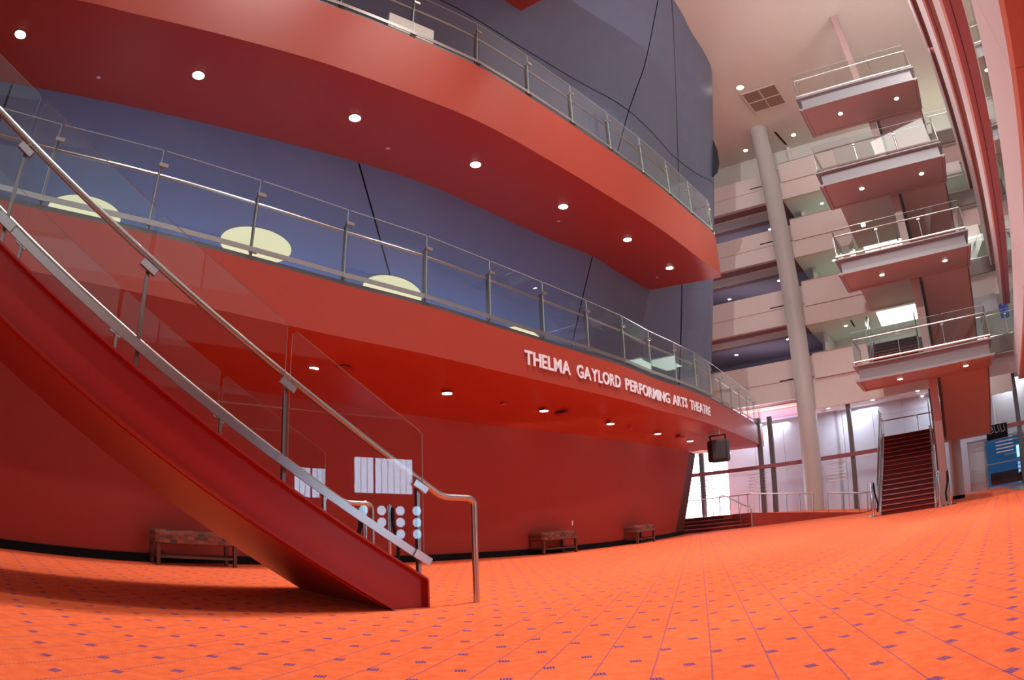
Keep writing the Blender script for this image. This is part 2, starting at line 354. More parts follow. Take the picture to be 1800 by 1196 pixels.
# ================================================================ BALCONIES OF THE THEATRE
def balcony(name, E, I, z_edge_bot, z_in, z_top, black=True, **kw):
    t = empty(name, (float(E[40][0]), float(E[40][1]), 0), **kw)
    n = len(E)
    MB().strip(P3(E, z_edge_bot), P3(E, z_top - .09)).strip([(E[-1][0], E[-1][1], z_edge_bot), (I[-1][0], I[-1][1], z_in)], [(E[-1][0], E[-1][1], z_top - .09), (I[-1][0], I[-1][1], z_top - .09)]).build('fascia', M['red'], t, smooth=True)
    mb = MB(); Ea, Ia = np.array(P3(E, z_edge_bot)), np.array(P3(I, z_in))
    for k in range(6): mb.strip(Ea + (Ia - Ea) * k / 6, Ea + (Ia - Ea) * (k + 1) / 6)
    mb.build('soffit', M['red'], t, smooth=True)
    Eo = offset(E, -.04)
    MB().strip(P3(Eo, z_top - .10), P3(Eo, z_top - .01)).build('edge_trim', M['dsteel'], t)
    MB().strip(P3(Eo, z_top - .01), P3(I, z_top - .01)).build('walkway', M['lav'], t)
    return t
I2 = np.vstack([W0T, [[5.9, 21.5]]]); I2 = cr(I2, 120)
bal2 = balcony('curved_balcony', E2, I2, 3.22, 2.62, 4.08, label='lower red curved balcony carrying the white lettering, above the red wall', cat='balcony')
I3 = np.array([drum(s, 7.64, -.1, DRL)[:2] for s in np.linspace(0, .835, 120)])
bal3 = balcony('curved_balcony', E3, I3, 7.64, 7.64, 9.06, label='upper red curved balcony sweeping across the top left, below the roof', cat='balcony')
# tip of the next balcony up
t = empty('curved_balcony', (.4, 10, 0), label='red soffit corner of a higher balcony at the top edge of the picture', cat='balcony')
poly = [(.47, 12.78), (2.9, 10.9), (1.2, 9.3), (-2.5, 6.6), (-7.5, 3.2), (-8.6, 5.6), (-3.6, 9.1)]
MB().prism(poly[::-1], 13.0, 13.02).build('soffit', M['red'], t)
MB().prism([(x * .999, y * .999) for x, y in poly[::-1]], 13.03, 14.3).build('fascia', M['red'], t)

def guard(E, z, s_list, label, group, edge_out=.0):
    S = arclen(E); t = empty('glass_guardrail', (float(at_s(E, S, s_list[3])[0]), float(at_s(E, S, s_list[3])[1]), z), label=label, cat='guardrail')
    for a, b in zip(s_list[:-1], s_list[1:]):
        pa, pb = at_s(E, S, a + .02), at_s(E, S, b - .02); d = pb - pa; L = np.linalg.norm(d); d /= L; nrm = np.array([d[1], -d[0]]); ang = math.atan2(d[1], d[0]); c = (pa + pb) / 2 - nrm * .035
        MB().box((c[0], c[1], z + .58), (L, .014, 1.08), ang).build('glass_panel', M['glass'], t)
        e = MB().box((c[0], c[1], z + 1.122), (L, .015, .006), ang).box((pb[0] - nrm[0] * .035, pb[1] - nrm[1] * .035, z + .58), (.006, .015, 1.07), ang); e.build('glass_edge', M['glass_edge'], t)
        MB().box((c[0] + nrm[0] * .015, c[1] + nrm[1] * .015, z + .075), (L + .03, .012, .07), ang).build('bottom_rail', M['steel'], t)
    for s in s_list:
        p = at_s(E, S, s); q = at_s(E, S, min(S[-1], s + .1)) - at_s(E, S, max(0, s - .1)); q /= np.linalg.norm(q); nrm = np.array([q[1], -q[0]]); ang = math.atan2(q[1], q[0])
        pi = p - nrm * .11
        po = MB().box((pi[0], pi[1], z + .44), (.028, .055, .90), ang).build('post', M['post'], t)
        cl = p - nrm * .03
        MB().box((cl[0] + q[0] * .02, cl[1] + q[1] * .02, z + .90), (.13, .05, .05), ang).build('clamp', M['steel'], t)
        MB().box((cl[0], cl[1], z + .06), (.12, .05, .06), ang).build('clamp', M['steel'], t)
    ss = np.linspace(s_list[0], s_list[-1], 90)
    Eo = offset(E, -.13)
    So = arclen(Eo)
    MB().tube([(*at_s(Eo, So, x * So[-1] / S[-1]), z + .80) for x in ss], .024, 8).build('handrail', M['steel'], t, smooth=True)
    return t
S2 = arclen(E2); i0 = np.argmin(np.hypot(E2[:, 0] + 5.55, E2[:, 1] - 5.54)); st = S2[i0]
sl = [st + 1.502 * k for k in range(-4, 40) if 0 < st + 1.502 * k < S2[-1] - .2] + [S2[-1] - .02]
guard(E2, 4.08, sl, 'long glass guardrail with steel posts on the lower curved balcony', '')
S3 = arclen(E3); _, i3 = at_az(E3, -2.6); st = np.interp(i3, np.arange(120), S3)
sl3 = [st + 1.50 * k for k in range(-10, 12) if 0 < st + 1.50 * k < S3[-1] - .2] + [S3[-1] - .02]
guard(E3, 9.04, sl3, 'glass guardrail on the upper curved balcony, in front of the blue grey wall', '')

# white lettering on the fascia
def letters():
    fascia = offset(E2, .012); S = arclen(fascia)
    sign = empty('fascia_lettering', (2.5, 14.4, 3.46), label='white THELMA GAYLORD PERFORMING ARTS THEATRE letters on the red balcony fascia', cat='sign')
    words = [('THELMA', 1.03, 4.97), ('GAYLORD', 5.55, 9.28), ('PERFORMING', 9.70, 13.46), ('ARTS', 13.74, 14.93), ('THEATRE', 15.20, 16.88)]
    z0, H = 3.455, .262
    cache = {}
    def glyph(ch):
        if ch in cache: return cache[ch]
        cu = bpy.data.curves.new('g', 'FONT'); cu.body = ch; cu.size = 1; cu.extrude = .02; cu.offset = .022; cu.resolution_u = 5
        ob = bpy.data.objects.new('g', cu); COL.objects.link(ob); bpy.context.view_layer.update()
        me = bpy.data.meshes.new_from_object(ob.evaluated_get(bpy.context.evaluated_depsgraph_get()))
        V = np.array([v.co[:] for v in me.vertices]); F = [list(p.vertices) for p in me.polygons]
        bpy.data.objects.remove(ob); bpy.data.curves.remove(cu)
        cache[ch] = (V, F); return cache[ch]
    capV, _ = glyph('H'); y0, y1 = capV[:, 1].min(), capV[:, 1].max()
    for w, a0, a1 in words:
        (p0, k0), (p1, k1) = at_az(fascia, a0), at_az(fascia, a1)
        sa_, sb_ = np.interp(k0, np.arange(120), S), np.interp(k1, np.arange(120), S)
        ws = []
        for ch in w:
            V, F = glyph(ch); ws.append(V[:, 0].max() - V[:, 0].min())
        gap = .085; tot = sum(ws) + gap * (len(w) - 1); k = (sb_ - sa_) / tot; x = 0
        for ch, wd in zip(w, ws):
            V, F = glyph(ch); xm = V[:, 0].min(); out = []
            for vx, vy, vz in V:
                s = sa_ + (x + vx - xm) * k; p = at_s(fascia, S, s); q = at_s(fascia, S, s + .02) - at_s(fascia, S, s - .02); q /= np.linalg.norm(q); nr = np.array([q[1], -q[0]])
                zz = z0 + (vy - y0) / (y1 - y0) * H; dd = (vz + .02) / .04 * .022; out.append((p[0] + nr[0] * dd, p[1] + nr[1] * dd, zz))
            m_ = MB(); m_.add(out, F); m_.build('letter', M['letter'], sign)
            x += wd + gap
letters()

# recessed ceiling lights
def disc(name, loc, r, m, label, group, normal=(0, 0, -1), ring=None):
    t = empty(name, loc, label=label, cat='ceiling light', group=group)
    q = Vector((0, 0, 1)).rotation_difference(Vector(normal)).to_matrix()
    def put(prof, nm, mm):
        b = MB(); b.lathe((0, 0, 0), prof, 20); b.v = [tuple(q @ Vector(v) + Vector(loc)) for v in b.v]; b.build(nm, mm, t, smooth=True)
    put([(r, 0), (r, .012), (r * .99, .014)], 'diffuser', m)
    put([(r * 1.16, -.005), (r * 1.16, .006), (r * 1.02, .006)], 'ring', ring or M['steel'])
    return t
nl = 0
L3L = [(-7.716, 5.828), (-5.072, 7.954), (-2.69, 9.775), (-.62, 11.695), (1.264, 13.697), (3.046, 15.617), (4.606, 17.655)]
nm = ['leftmost', 'second from the left', 'third from the left', 'middle one', 'third from the right', 'second from the right', 'rightmost']
for (x, y), w in zip(L3L, nm):
    disc('downlight', (x, y, 7.635), .105, M['lamp'], 'bright round downlight in the upper balcony soffit, %s of the seven' % w, 'downlights under the upper balcony')
for (x, y), w in zip([(-6.902, 7.429), (-2.27, 10.886), (1.201, 14.443), (4.374, 18.378)], ['leftmost', 'second from the left', 'third from the left', 'rightmost']):
    disc('sprinkler_cover', (x, y, 7.635), .045, M['lampdim'], 'small pink sprinkler cover in the upper balcony soffit, %s of four' % w, 'small covers under the upper balcony', ring=M['red'])
def soffit2(x, y):
    E = E2; dE = np.min(np.hypot(E[:, 0] - x, E[:, 1] - y)); dI = np.min(np.hypot(I2[:, 0] - x, I2[:, 1] - y)); return 3.22 - .6 * dE / (dE + dI)
def ray2(azd, tan):
    a = math.radians(azd); d = 4
    while d < 40:
        x, y = d * math.sin(a), d * math.cos(a)
        i = np.argmin(abs(np.degrees(np.arctan2(E2[:, 0], E2[:, 1])) - azd))
        if d > np.hypot(*E2[i]) and EYE + tan * d > soffit2(x, y): break
        d += .01
    return x, y, soffit2(x, y) - .012
L2L = [(-17.58, .236), (-5.78, .2016), (2.56, .1708), (8.24, .1454), (12.24, .1246), (14.98, .1093), (18.25, .0852)]
for (a, tn), w in zip(L2L, nm):
    disc('downlight', ray2(a, tn), .085, M['lamp'], 'round downlight in the lower balcony soffit, %s of the seven' % w, 'downlights under the lower balcony')
for (a, tn), w in zip([(-24.47, .2482), (-.96, .1835), (9.92, .1355)], ['leftmost', 'middle', 'rightmost']):
    disc('sprinkler_cover', ray2(a, tn), .04, M['lampdim'], 'small pink sprinkler cover in the lower balcony soffit, %s of three' % w, 'small covers under the lower balcony', ring=M['red'])
for (a, tn), w in zip([(-15.06, .2362), (4.21, .1634), (14.12, .1166)], ['leftmost', 'middle', 'rightmost']):
    x, y, z = ray2(a, tn); t = empty('ceiling_speaker', (x, y, z), label='round red ceiling speaker flush in the lower soffit, %s of three' % w, cat='speaker', group='flush speakers under the lower balcony')
    MB().lathe((x, y, z - .0), [(.17, 0), (.17, .012), (.165, .012)], 28).build('frame', M['redwall'], t, smooth=True); MB().lathe((x, y, z - .004), [(.14, 0), (.14, .01)], 28).build('cover', M['red'], t, smooth=True)
# glowing cream ovals on the drum, put in for reflections in the guardrail glass
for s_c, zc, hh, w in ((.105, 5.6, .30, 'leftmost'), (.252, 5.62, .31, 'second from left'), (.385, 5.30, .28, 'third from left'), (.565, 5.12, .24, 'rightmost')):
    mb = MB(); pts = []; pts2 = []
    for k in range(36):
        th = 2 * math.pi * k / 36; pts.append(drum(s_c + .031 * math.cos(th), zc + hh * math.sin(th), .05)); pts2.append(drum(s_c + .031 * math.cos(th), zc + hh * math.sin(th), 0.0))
    c = drum(s_c, zc); t = empty('reflection_oval', c, label='cream oval glow on the blue wall, added for a reflection in the guardrail glass, %s of four' % w, cat='glass reflection', group='oval glass reflections')
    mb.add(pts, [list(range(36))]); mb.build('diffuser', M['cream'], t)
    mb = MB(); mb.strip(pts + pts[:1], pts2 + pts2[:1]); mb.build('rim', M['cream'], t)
# white panel added as a reflection in the upper guardrail glass
(pA, _), (pB, _) = at_az(E3, -12.6), at_az(E3, -7.4)
d = pB - pA; L = np.linalg.norm(d); d /= L; nn = np.array([d[1], -d[0]]); c = (pA + pB) / 2 - nn * .10
t = MB().box((c[0], c[1], 9.27), (L, .03, .36), math.atan2(d[1], d[0])).build('reflection_board', M['white'], label='low white panel added as a reflection in the upper guardrail glass', cat='reflection_board')

# black loudspeaker hanging from the lower soffit
def loudspeaker():
    x, y = 6.22, 19.95; ang = math.radians(-28)
    t = empty('hanging_loudspeaker', (x, y, 2.55), label='black loudspeaker hanging from the lower balcony soffit near the daylit window', cat='loudspeaker')
    R = Matrix.Rotation(ang, 3, 'Z'); T = lambda p: tuple(R @ Vector(p) + Vector((x, y, 2.55)))
    prof = [(-.34, .16), (-.10, .34), (.22, .34), (.30, .12), (.30, -.22), (-.02, -.26), (-.26, -.12)]
    mb = MB(); h0, h1 = -.36, .30
    poly = [(-.33, .10), (-.33, -.02), (-.12, -.30), (.30, -.30), (.34, -.24), (.34, .22), (.10, .34)]
    V = [T((a, b, z)) for z in (h0 + .06, h0) for a, b in poly]; n = len(poly)
    ringz = [(h0, .9), (h0 + .07, 1), (h1 - .05, 1), (h1, .93)]; vs = []
    for z, k in ringz: vs += [T((a * k, b * k, z)) for a, b in poly]
    fs = [list(range(n))[::-1], list(range(3 * n, 4 * n))] + [(r * n + i, r * n + (i + 1) % n, (r + 1) * n + (i + 1) % n, (r + 1) * n + i) for r in range(3) for i in range(n)]
    mb.add(vs, fs); mb.build('cabinet', M['spk'], t)
    g = MB(); g.box(T((.09, -.305, -.02)), (.40, .02, .54), ang); g.build('grille', mat('speaker_grille', (.07, .07, .075), .7, bump=.8, bscale=300), t)
    for k in range(7): MB().box(T((-.07 + k * .053, -.318, -.02)), (.006, .01, .52), ang).build('grille_rib', M['spk'], t)
    br = MB(); br.box(T((-.22, 0, .38)), (.04, .06, .18), ang).box(T((.26, 0, .38)), (.04, .06, .18), ang).box(T((.02, 0, .455)), (.52, .06, .035), ang); br.build('bracket', M['black'], t)
    MB().tube([T((.08, 0, .46)), T((.08, 0, .66))], .012, 8).build('hanger', M['chrome'], t)
    MB().tube([T((-.3, 0, .66)), T((-.31, .0, .5)), T((-.22, 0, .36)), T((-.28, 0, .25))], .006, 6).build('cable', M['black'], t)
    MB().box(T((.1, -.2, -.38)), (.46, .12, .03), ang).build('foot_plate', M['black'], t)
loudspeaker()

# ================================================================ BENCHES
def bench(x, y, ang, label, L=1.15, D=.42):
    t = empty('bench', (x, y, 0), label=label, cat='bench', group='upholstered benches along the red wall')
    R = Matrix.Rotation(ang, 3, 'Z'); T = lambda a, b, z: tuple(R @ Vector((a, b, 0)) + Vector((x, y, z)))
    mb = MB(); hx, hy = L / 2, D / 2
    prof = [(0, .295), (.012, .285), (.0, .31), (.0, .42), (.012, .452), (.05, .466)]
    vs = []; n = 0
    import itertools
    rows = [(.03, .285), (.0, .30), (.0, .43), (.012, .455), (.05, .468)]
    for ins, z in rows:
        c = .05; ax, ay = hx - ins, hy - ins
        ring = [(-ax + c, -ay), (ax - c, -ay), (ax, -ay + c), (ax, ay - c), (ax - c, ay), (-ax + c, ay), (-ax, ay - c), (-ax, -ay + c)]
        vs += [T(a, b, z) for a, b in ring]
    fs = [list(range(8))[::-1], list(range(32, 40))] + [(r * 8 + i, r * 8 + (i + 1) % 8, (r + 1) * 8 + (i + 1) % 8, (r + 1) * 8 + i) for r in range(4) for i in range(8)]
    me_local = MB(); R0 = R.transposed()
    o = MB().add([tuple(R0 @ (Vector(v) - Vector((x, y, 0)))) for v in vs], fs).build('seat', M['fabric']); o.parent = t; o.rotation_euler = (0, 0, ang)
    for a in (-1, 1):
        for b in (-1, 1):
            MB().box(T(a * (hx - .04), b * (hy - .04), .145), (.05, .05, .29), ang).build('leg', M['wood'], t)
    for b in (-1, 1): MB().box(T(0, b * (hy - .04), .115), (L - .12, .022, .03), ang).build('stretcher', M['wood'], t)
    for a in (-1, 1): MB().box(T(a * (hx - .04), 0, .115), (.022, D - .12, .03), ang).build('stretcher', M['wood'], t)
bench(-4.30, 8.20, math.radians(47), 'patterned bench against the red wall, partly hidden behind the red staircase', 1.2, .40)
bench(.72, 13.98, math.radians(44), 'patterned bench against the red wall, middle one of three', 1.05, .45)
bench(3.03, 16.85, math.radians(54), 'patterned bench farthest along the red wall, near its end', 1.05, .45)
# wall socket
t = MB().box((1.17, 14.83, .62), (.05, .07, .11), math.radians(49)).build('wall_socket', M['grey'], label='small grey wall socket above the middle bench', cat='socket')

# ================================================================ RED STAIRCASE IN FRONT
def staircase():
    d = Vector((-.757, -.653, 0)).normalized(); nf = Vector((-.653, .757, 0)).normalized()      # climbing direction, towards the far side
    F = Vector((-.735, 5.18, 0)); Wd = 1.73; SL = .595
    t = empty('staircase', tuple(F), label='red steel staircase with glass balustrades rising to the left in front', cat='staircase')
    s_end = 7.0
    def P(s, w, z): p = F + d * s + nf * w; return (p.x, p.y, z)
    top = lambda s: .222 + SL * s; bot = lambda s: -.178 + SL * s
    # outer stringers with flanges
    for w0, w1, lip in ((0, .05, -1), (Wd - .05, Wd, 1)):
        mb = MB(); poly = [(0, .002), (0, top(0)), (s_end, top(s_end)), (s_end, bot(s_end)), (.335, .022), (.30, .002)]
        V = [P(q_, w0, z_) for q_, z_ in poly] + [P(q_, w1, z_) for q_, z_ in poly]; n_ = len(poly)
        mb.add(V, [list(range(n_)), list(range(n_, 2 * n_))[::-1]] + [(i_, (i_ + 1) % n_, n_ + (i_ + 1) % n_, n_ + i_) for i_ in range(n_)])
        mb.build('stringer', M['redsteel'], t)
        o0, o1 = (w0 - .055, w1) if lip < 0 else (w0, w1 + .055)
        fl = MB(); fl.hexa([P(s_end, o0, top(s_end) - .005), P(-.01, o0, top(0) - .005), P(-.01, o1, top(0) - .005), P(s_end, o1, top(s_end) - .005)], [P(s_end, o0, top(s_end) + .017), P(-.01, o0, top(0) + .012), P(-.01, o1, top(0) + .012), P(s_end, o1, top(s_end) + .017)])
        fl.hexa([P(s_end, o0, bot(s_end) - .012), P(.30, o0, .002), P(.30, o1, .002), P(s_end, o1, bot(s_end) - .012)], [P(s_end, o0, bot(s_end) + .006), P(.30, o0, .022), P(.30, o1, .022), P(s_end, o1, bot(s_end) + .006)])
        fl.hexa([P(.0, o0, .0), P(-.015, o0, .0), P(-.015, o1, 0), P(0, o1, 0)], [P(0, o0, top(0)), P(-.015, o0, top(0)), P(-.015, o1, top(0)), P(0, o1, top(0))])
        fl.build('flange', M['redsteel'], t)
    MB().hexa([P(s_end, .04, bot(s_end) - .02), P(.31, .04, .0), P(.31, Wd - .04, .0), P(s_end, Wd - .04, bot(s_end) - .02)], [P(s_end, .04, bot(s_end) + .0), P(.27, .04, .02), P(.27, Wd - .04, .02), P(s_end, Wd - .04, bot(s_end) + .0)]).build('soffit', M['redsteel'], t)
    rise, run = .165, .165 / SL
    for k in range(24):
        s0_ = .02 + k * run; z1 = (k + 1) * rise
        zl = max(0.002, z1 - rise) if k < 2 else z1 - rise + .03
        MB().hexa([P(s0_ + run, .055, zl), P(s0_, .055, zl), P(s0_, Wd - .055, zl), P(s0_ + run, Wd - .055, zl)], [P(s0_ + run, .055, z1), P(s0_, .055, z1), P(s0_, Wd - .055, z1), P(s0_ + run, Wd - .055, z1)]).build('step', M['darkred'], t) if z1 < top(s_end) else None
    dz = Vector((d.x, d.y, SL)).normalized(); ang = math.atan2(d.y, d.x)
    Rt = Matrix((( dz.x, nf.x, 0), (dz.y, nf.y, 0), (dz.z, 0, 0))); third = dz.cross(nf).normalized()
    Rt = Matrix(((dz.x, nf.x, third.x), (dz.y, nf.y, third.y), (dz.z, nf.z, third.z)))
    # posts sit between glass panels
    for side, w in (('near', -.005), ('far', Wd + .005)):
        sg = -1 if side == 'near' else 1
        posts = [.045 + 1.106 * q_ for q_ in range(7)]
        wg = w + sg * .035
        for a, b in zip(posts[:-1], posts[1:]):
            a2, b2 = a + .02 - (.0 if a > .1 else .05), b - .02
            zb = lambda s: top(s) + .13; zt = lambda s: top(s) + 1.135
            z_a = zt(a2)
            r_ = .035
            pl = [(a2, zb(a2)), (b2, zb(b2)), (b2, zt(b2) - r_ * 1.2), (b2 - r_, zt(b2 - r_)), (a2 + r_, zt(a2 + r_) + .005), (a2, zt(a2) - r_ * .2)]
            th = .006
            V = [P(s, wg - th, z) for s, z in pl] + [P(s, wg + th, z) for s, z in pl]; n = len(pl)
            MB().add(V, [list(range(n)), list(range(n, 2 * n))[::-1]]).build('glass_panel', M['glass'], t)
            MB().add(V, [(i, (i + 1) % n, n + (i + 1) % n, n + i) for i in range(n)]).build('glass_edge', M['glass_edge'], t)
            MB().box(P((a2 + b2) / 2, wg + sg * .016, top((a2 + b2) / 2) + .15), ((b2 - a2) * math.sqrt(1 + SL * SL) + .03, .012, .06), 0, 0, Rt).build('bottom_rail', M['steel'], t)
        for s in posts:
            pp = P(s, w, 0)
            MB().box((pp[0], pp[1], (top(s) + .01 + top(s) + .72) / 2), (.026, .040, .70), ang).build('post', M['post'], t)
            if side == 'near' or True:
                MB().box(P(s, wg + sg * .012, top(s) + .70), (.13, .03, .05), 0, 0, Rt).build('clamp', M['steel'], t)
                MB().box(P(s, wg + sg * .028, top(s) + .15), (.16, .02, .065), 0, 0, Rt).build('clamp', M['steel'], t)
                MB().tube([P(s, w, top(s) + .70), P(s, w - sg * .0, top(s) + .80)], .008, 6).build('handrail_bracket', M['chrome'], t)
        hz = lambda s: top(s) + .82
        pth = [P(s_end, w - sg * .0, hz(s_end)), P(.0 + .05 - .12, w, hz(-.07)), P(-.235, w, .868), P(-.50, w, .868), P(-.50, w, .0)]
        pth = [P(s_end, w, hz(s_end)), P(-.19, w, .875), P(-.50, w, .868), P(-.50, w, .0)]
        MB().tube(fillet(pth, .07, 6), .026, 12).build('handrail', M['steel'], t, smooth=True)
staircase()

# stanchions with retractable belts
def stanchion(x, y, label, group, h=.97, belt=None):
    t = empty('stanchion', (x, y, 0), label=label, cat='stanchion', group=group)
    MB().lathe((x, y, 0), [(.17, 0), (.17, .015), (.12, .04), (.04, .06), (.033, .08)], 24).build('base', M['chrome'], t, smooth=True)
    MB().lathe((x, y, .06), [(.033, 0), (.033, h - .16)], 16).build('pole', M['chrome'], t, smooth=True)
    MB().lathe((x, y, h - .1), [(.042, 0), (.042, .085), (.03, .10)], 16).build('head', M['chrome'], t, smooth=True)
    if belt:
        bx, by = belt; pts = [(x + .05 * bx, y + .05 * by, h - .05), (x + .07 * bx, y + .07 * by, h - .35), (x + .14 * bx, y + .14 * by, .35), (x + .12 * bx, y + .12 * by, .12)]
        MB().tube(pts, .028, 8).build('belt', M['black'], t, smooth=True)
stanchion(-1.93, 10.05, 'chrome stanchion with black belt standing behind the red staircase, right one', 'stanchions behind the red staircase', belt=(1, 0))
stanchion(-1.97, 8.58, 'chrome stanchion with black belt just behind the far handrail end of the red staircase', 'stanchions behind the red staircase', belt=(-.9, -.2))

# ================================================================ ROUND COLUMN
cx, cy = 26.45 * math.sin(math.radians(25.3)), 26.45 * math.cos(math.radians(25.3))
t = empty('round_column', (cx, cy, 0), label='tall round grey column rising from the carpet to the ceiling', cat='column')
MB().lathe((cx, cy, 0), [(.385, .12), (.385, 16.8)], 40).build('shaft', M['column'], t, smooth=True)
MB().lathe((cx, cy, 0), [(.395, 0), (.395, .12)], 40).build('base', M['black'], t, smooth=True)

# ================================================================ STAIR TOWER
DECKS = [('lowest', 3.62, 0), ('second', 6.63, 1), ('third', 9.38, 2), ('topmost', 12.08, 3)]
VF, VB = 18.0, 19.8
def rail_set(parent, pts, z0, glass_h=.90, rail_h=.70, posts=None, name_prefix=''):
    # pts: list of (u,v) ; z0: list of base heights
    for (a, za), (b, zb) in zip(list(zip(pts, z0))[:-1], list(zip(pts, z0))[1:]):
        L = math.hypot(b[0] - a[0], b[1] - a[1]); n = max(1, round(L / 1.35))
        for k in range(n):
            f0, f1 = k / n + .008, (k + 1) / n - .008
            p0 = [a[i] + (b[i] - a[i]) * f0 for i in (0, 1)]; p1 = [a[i] + (b[i] - a[i]) * f1 for i in (0, 1)]; q0 = za + (zb - za) * f0; q1 = za + (zb - za) * f1
            nx, ny = -(b[1] - a[1]) / L * .006, (b[0] - a[0]) / L * .006
            lo = [TW(p0[0] - nx, p0[1] - ny, q0 + .05), TW(p1[0] - nx, p1[1] - ny, q1 + .05), TW(p1[0] + nx, p1[1] + ny, q1 + .05), TW(p0[0] + nx, p0[1] + ny, q0 + .05)]
            hi = [(x, y, z + glass_h - .05) for x, y, z in lo]
            MB().hexa(lo, hi).build('glass_panel', M['glass'], parent)
            MB().hexa([(x, y, z + glass_h - .05) for x, y, z in lo], [(x, y, z + glass_h - .043) for x, y, z in lo]).build('glass_edge', M['glass_edge'], parent)
            if k: 
                ps = [a[i] + (b[i] - a[i]) * k / n for i in (0, 1)]; zs = za + (zb - za) * k / n
                MB().tube([TW(ps[0], ps[1] + .05, zs), TW(ps[0], ps[1] + .05, zs + rail_h)], .014, 6).build('post', M['steel'], parent)
                MB().box(TW(ps[0], ps[1] + .02, zs + rail_h - .07), (.09, .05, .04), TR).build('clamp', M['steel'], parent)
    for (p, z) in zip(pts, z0):
        MB().tube([TW(p[0], p[1] + .05, z), TW(p[0], p[1] + .05, z + rail_h)], .014, 6).build('post', M['steel'], parent)
    MB().tube(fillet([TW(p[0], p[1] + .04, z + rail_h) for p, z in zip(pts, z0)], .05, 3) if len(pts) > 2 else [TW(p[0], p[1] + .04, z + rail_h) for p, z in zip(pts, z0)], .022, 8).build('handrail', M['steel'], parent, smooth=True)
    MB().tube([TW(p[0], p[1] - .02, z + .075) for p, z in zip(pts, z0)], .022, 6).build('bottom_rail', M['steel'], parent)
landings = [(2.38, 22.3), (5.38, 22.1), (8.15, 22.1), (10.85, 22.1)]
VL = 22.2
for word, zs, i in DECKS:
    zf = zs + .44
    t = empty('stair_deck', TW(0, VF, zs), label='%s cantilevered red bottomed deck of the stair tower, with glass rail' % word, cat='stair landing', group='decks of the stair tower')
    mb = MB(); tbox(mb, -1.90, 1.90, VF + .10, VB + .0, zs + .03, zf - .03); mb.build('slab', M['lav'], t)
    mb = MB(); tbox(mb, -2.0, 2.0, VF, VB + .02, zs - .0, zs + .035); mb.build('soffit', M['pinkred'], t)
    mb = MB(); tbox(mb, -2.02, 2.02, VF - .015, VF + .01, zs - .01, zs + .045); tbox(mb, -2.02, -1.99, VF, VB, zs - .01, zs + .045); tbox(mb, 1.99, 2.02, VF, VB, zs - .01, zs + .045); mb.build('edge_trim', M['lav'], t)
    mb = MB(); tbox(mb, -2.04, 2.04, VF - .05, VB + .02, zf - .03, zf); mb.build('floor_plate', M['lav'], t)
    mb = MB(); tbox(mb, -1.97, -1.9, VF + .0, VB, zs - .035, zs + .0); tbox(mb, -1.9, 1.95, VB - .12, VB - .02, zs - .03, zs + .0); tbox(mb, 1.93, 1.98, VF, VB, zs - .035, zs); mb.build('soffit_rib', M['pinkred'], t)
    rail_set(t, [(-1.93, VB - .3), (-1.97, VF), (1.97, VF), (1.97, VB)], [zf] * 4)
    for u, w in ((-.80, 'left'), (1.19, 'right')):
        disc('downlight', TW(u, 18.8, zs - .008), .075, M['lamp'], 'downlight in the underside of the %s tower deck, %s one' % (word, w), 'downlights under the tower decks')
# flights
def flight(u0, u1, va, za, vb, zb, label, kind_front=True, under=True, steps=None, rails=()):
    t = empty('stair_flight', TW((u0 + u1) / 2, va, za), label=label, cat='staircase', group='flights of the stair tower')
    n = steps or max(6, round((zb - za) / .15))
    for k in range(n):
        v0, v1 = va + (vb - va) * k / n, va + (vb - va) * (k + 1) / n
        z = za + (zb - za) * (k + 1) / n; h = (zb - za) / n
        mb = MB(); lo, hi = min(v0, v1), max(v0, v1); tbox(mb, u0 + .05, u1 - .05, lo - .012 if vb > va else lo, hi if vb > va else hi + .012, z - .018, z); tbox(mb, u0 + .05, u1 - .05, lo + .02, hi, z - h - .02, z - .03, 1); mb.build('step', [M['red'], M['darkred']], t)  # lit nosing and shaded riser put into two reds
    dz = .42
    A_, B_ = (va, za), (vb, zb)
    if va > vb: A_, B_ = B_, A_
    mb = MB(); mb.hexa([TW(u0, A_[0], A_[1] - dz), TW(u1, A_[0], A_[1] - dz), TW(u1, B_[0], B_[1] - dz), TW(u0, B_[0], B_[1] - dz)], [TW(u0, A_[0], A_[1] - dz + .05), TW(u1, A_[0], A_[1] - dz + .05), TW(u1, B_[0], B_[1] - dz + .05), TW(u0, B_[0], B_[1] - dz + .05)])
    if under: mb.build('soffit', M['pinkred'], t)
    for uu, nm_ in ((u0, 'stringer'), (u1 - .05, 'stringer')):
        mb = MB(); b0 = (A_[1] - dz) if (under or A_[1] > .5) else 0.0
        mb.hexa([TW(uu, A_[0], b0), TW(uu + .05, A_[0], b0), TW(uu + .05, B_[0], B_[1] - dz), TW(uu, B_[0], B_[1] - dz)], [TW(uu, A_[0], A_[1] + .12), TW(uu + .05, A_[0], A_[1] + .12), TW(uu + .05, B_[0], B_[1] + .12), TW(uu, B_[0], B_[1] + .12)])
        mb.build(nm_, M['lav'] if nm_ else 0, t)
    for uu in rails: rail_set(t, [(uu, va), (uu, vb)], [za + .12, zb + .12])
    return t
flight(-1.78, -.12, 18.75, 0, VL, 2.38, 'dark red carpeted flight climbing from the lobby floor beside the tower post', steps=17, under=False, rails=(-1.80, -.10))
zfl = [z + .44 for _, z, _ in DECKS]
wrd = ['lowest', 'second', 'third', 'topmost']
for i in range(4):
    flight(.30, 1.98, VL, landings[i][0], VB, zfl[i], 'sloping red underside flight coming down on the right from the %s tower deck' % wrd[i], rails=())
for i in range(3):
    flight(-1.70, -.10, VB, zfl[i], VL, landings[i + 1][0], 'flight going up and back on the left from the %s tower deck' % wrd[i], rails=(-1.72, -.1))
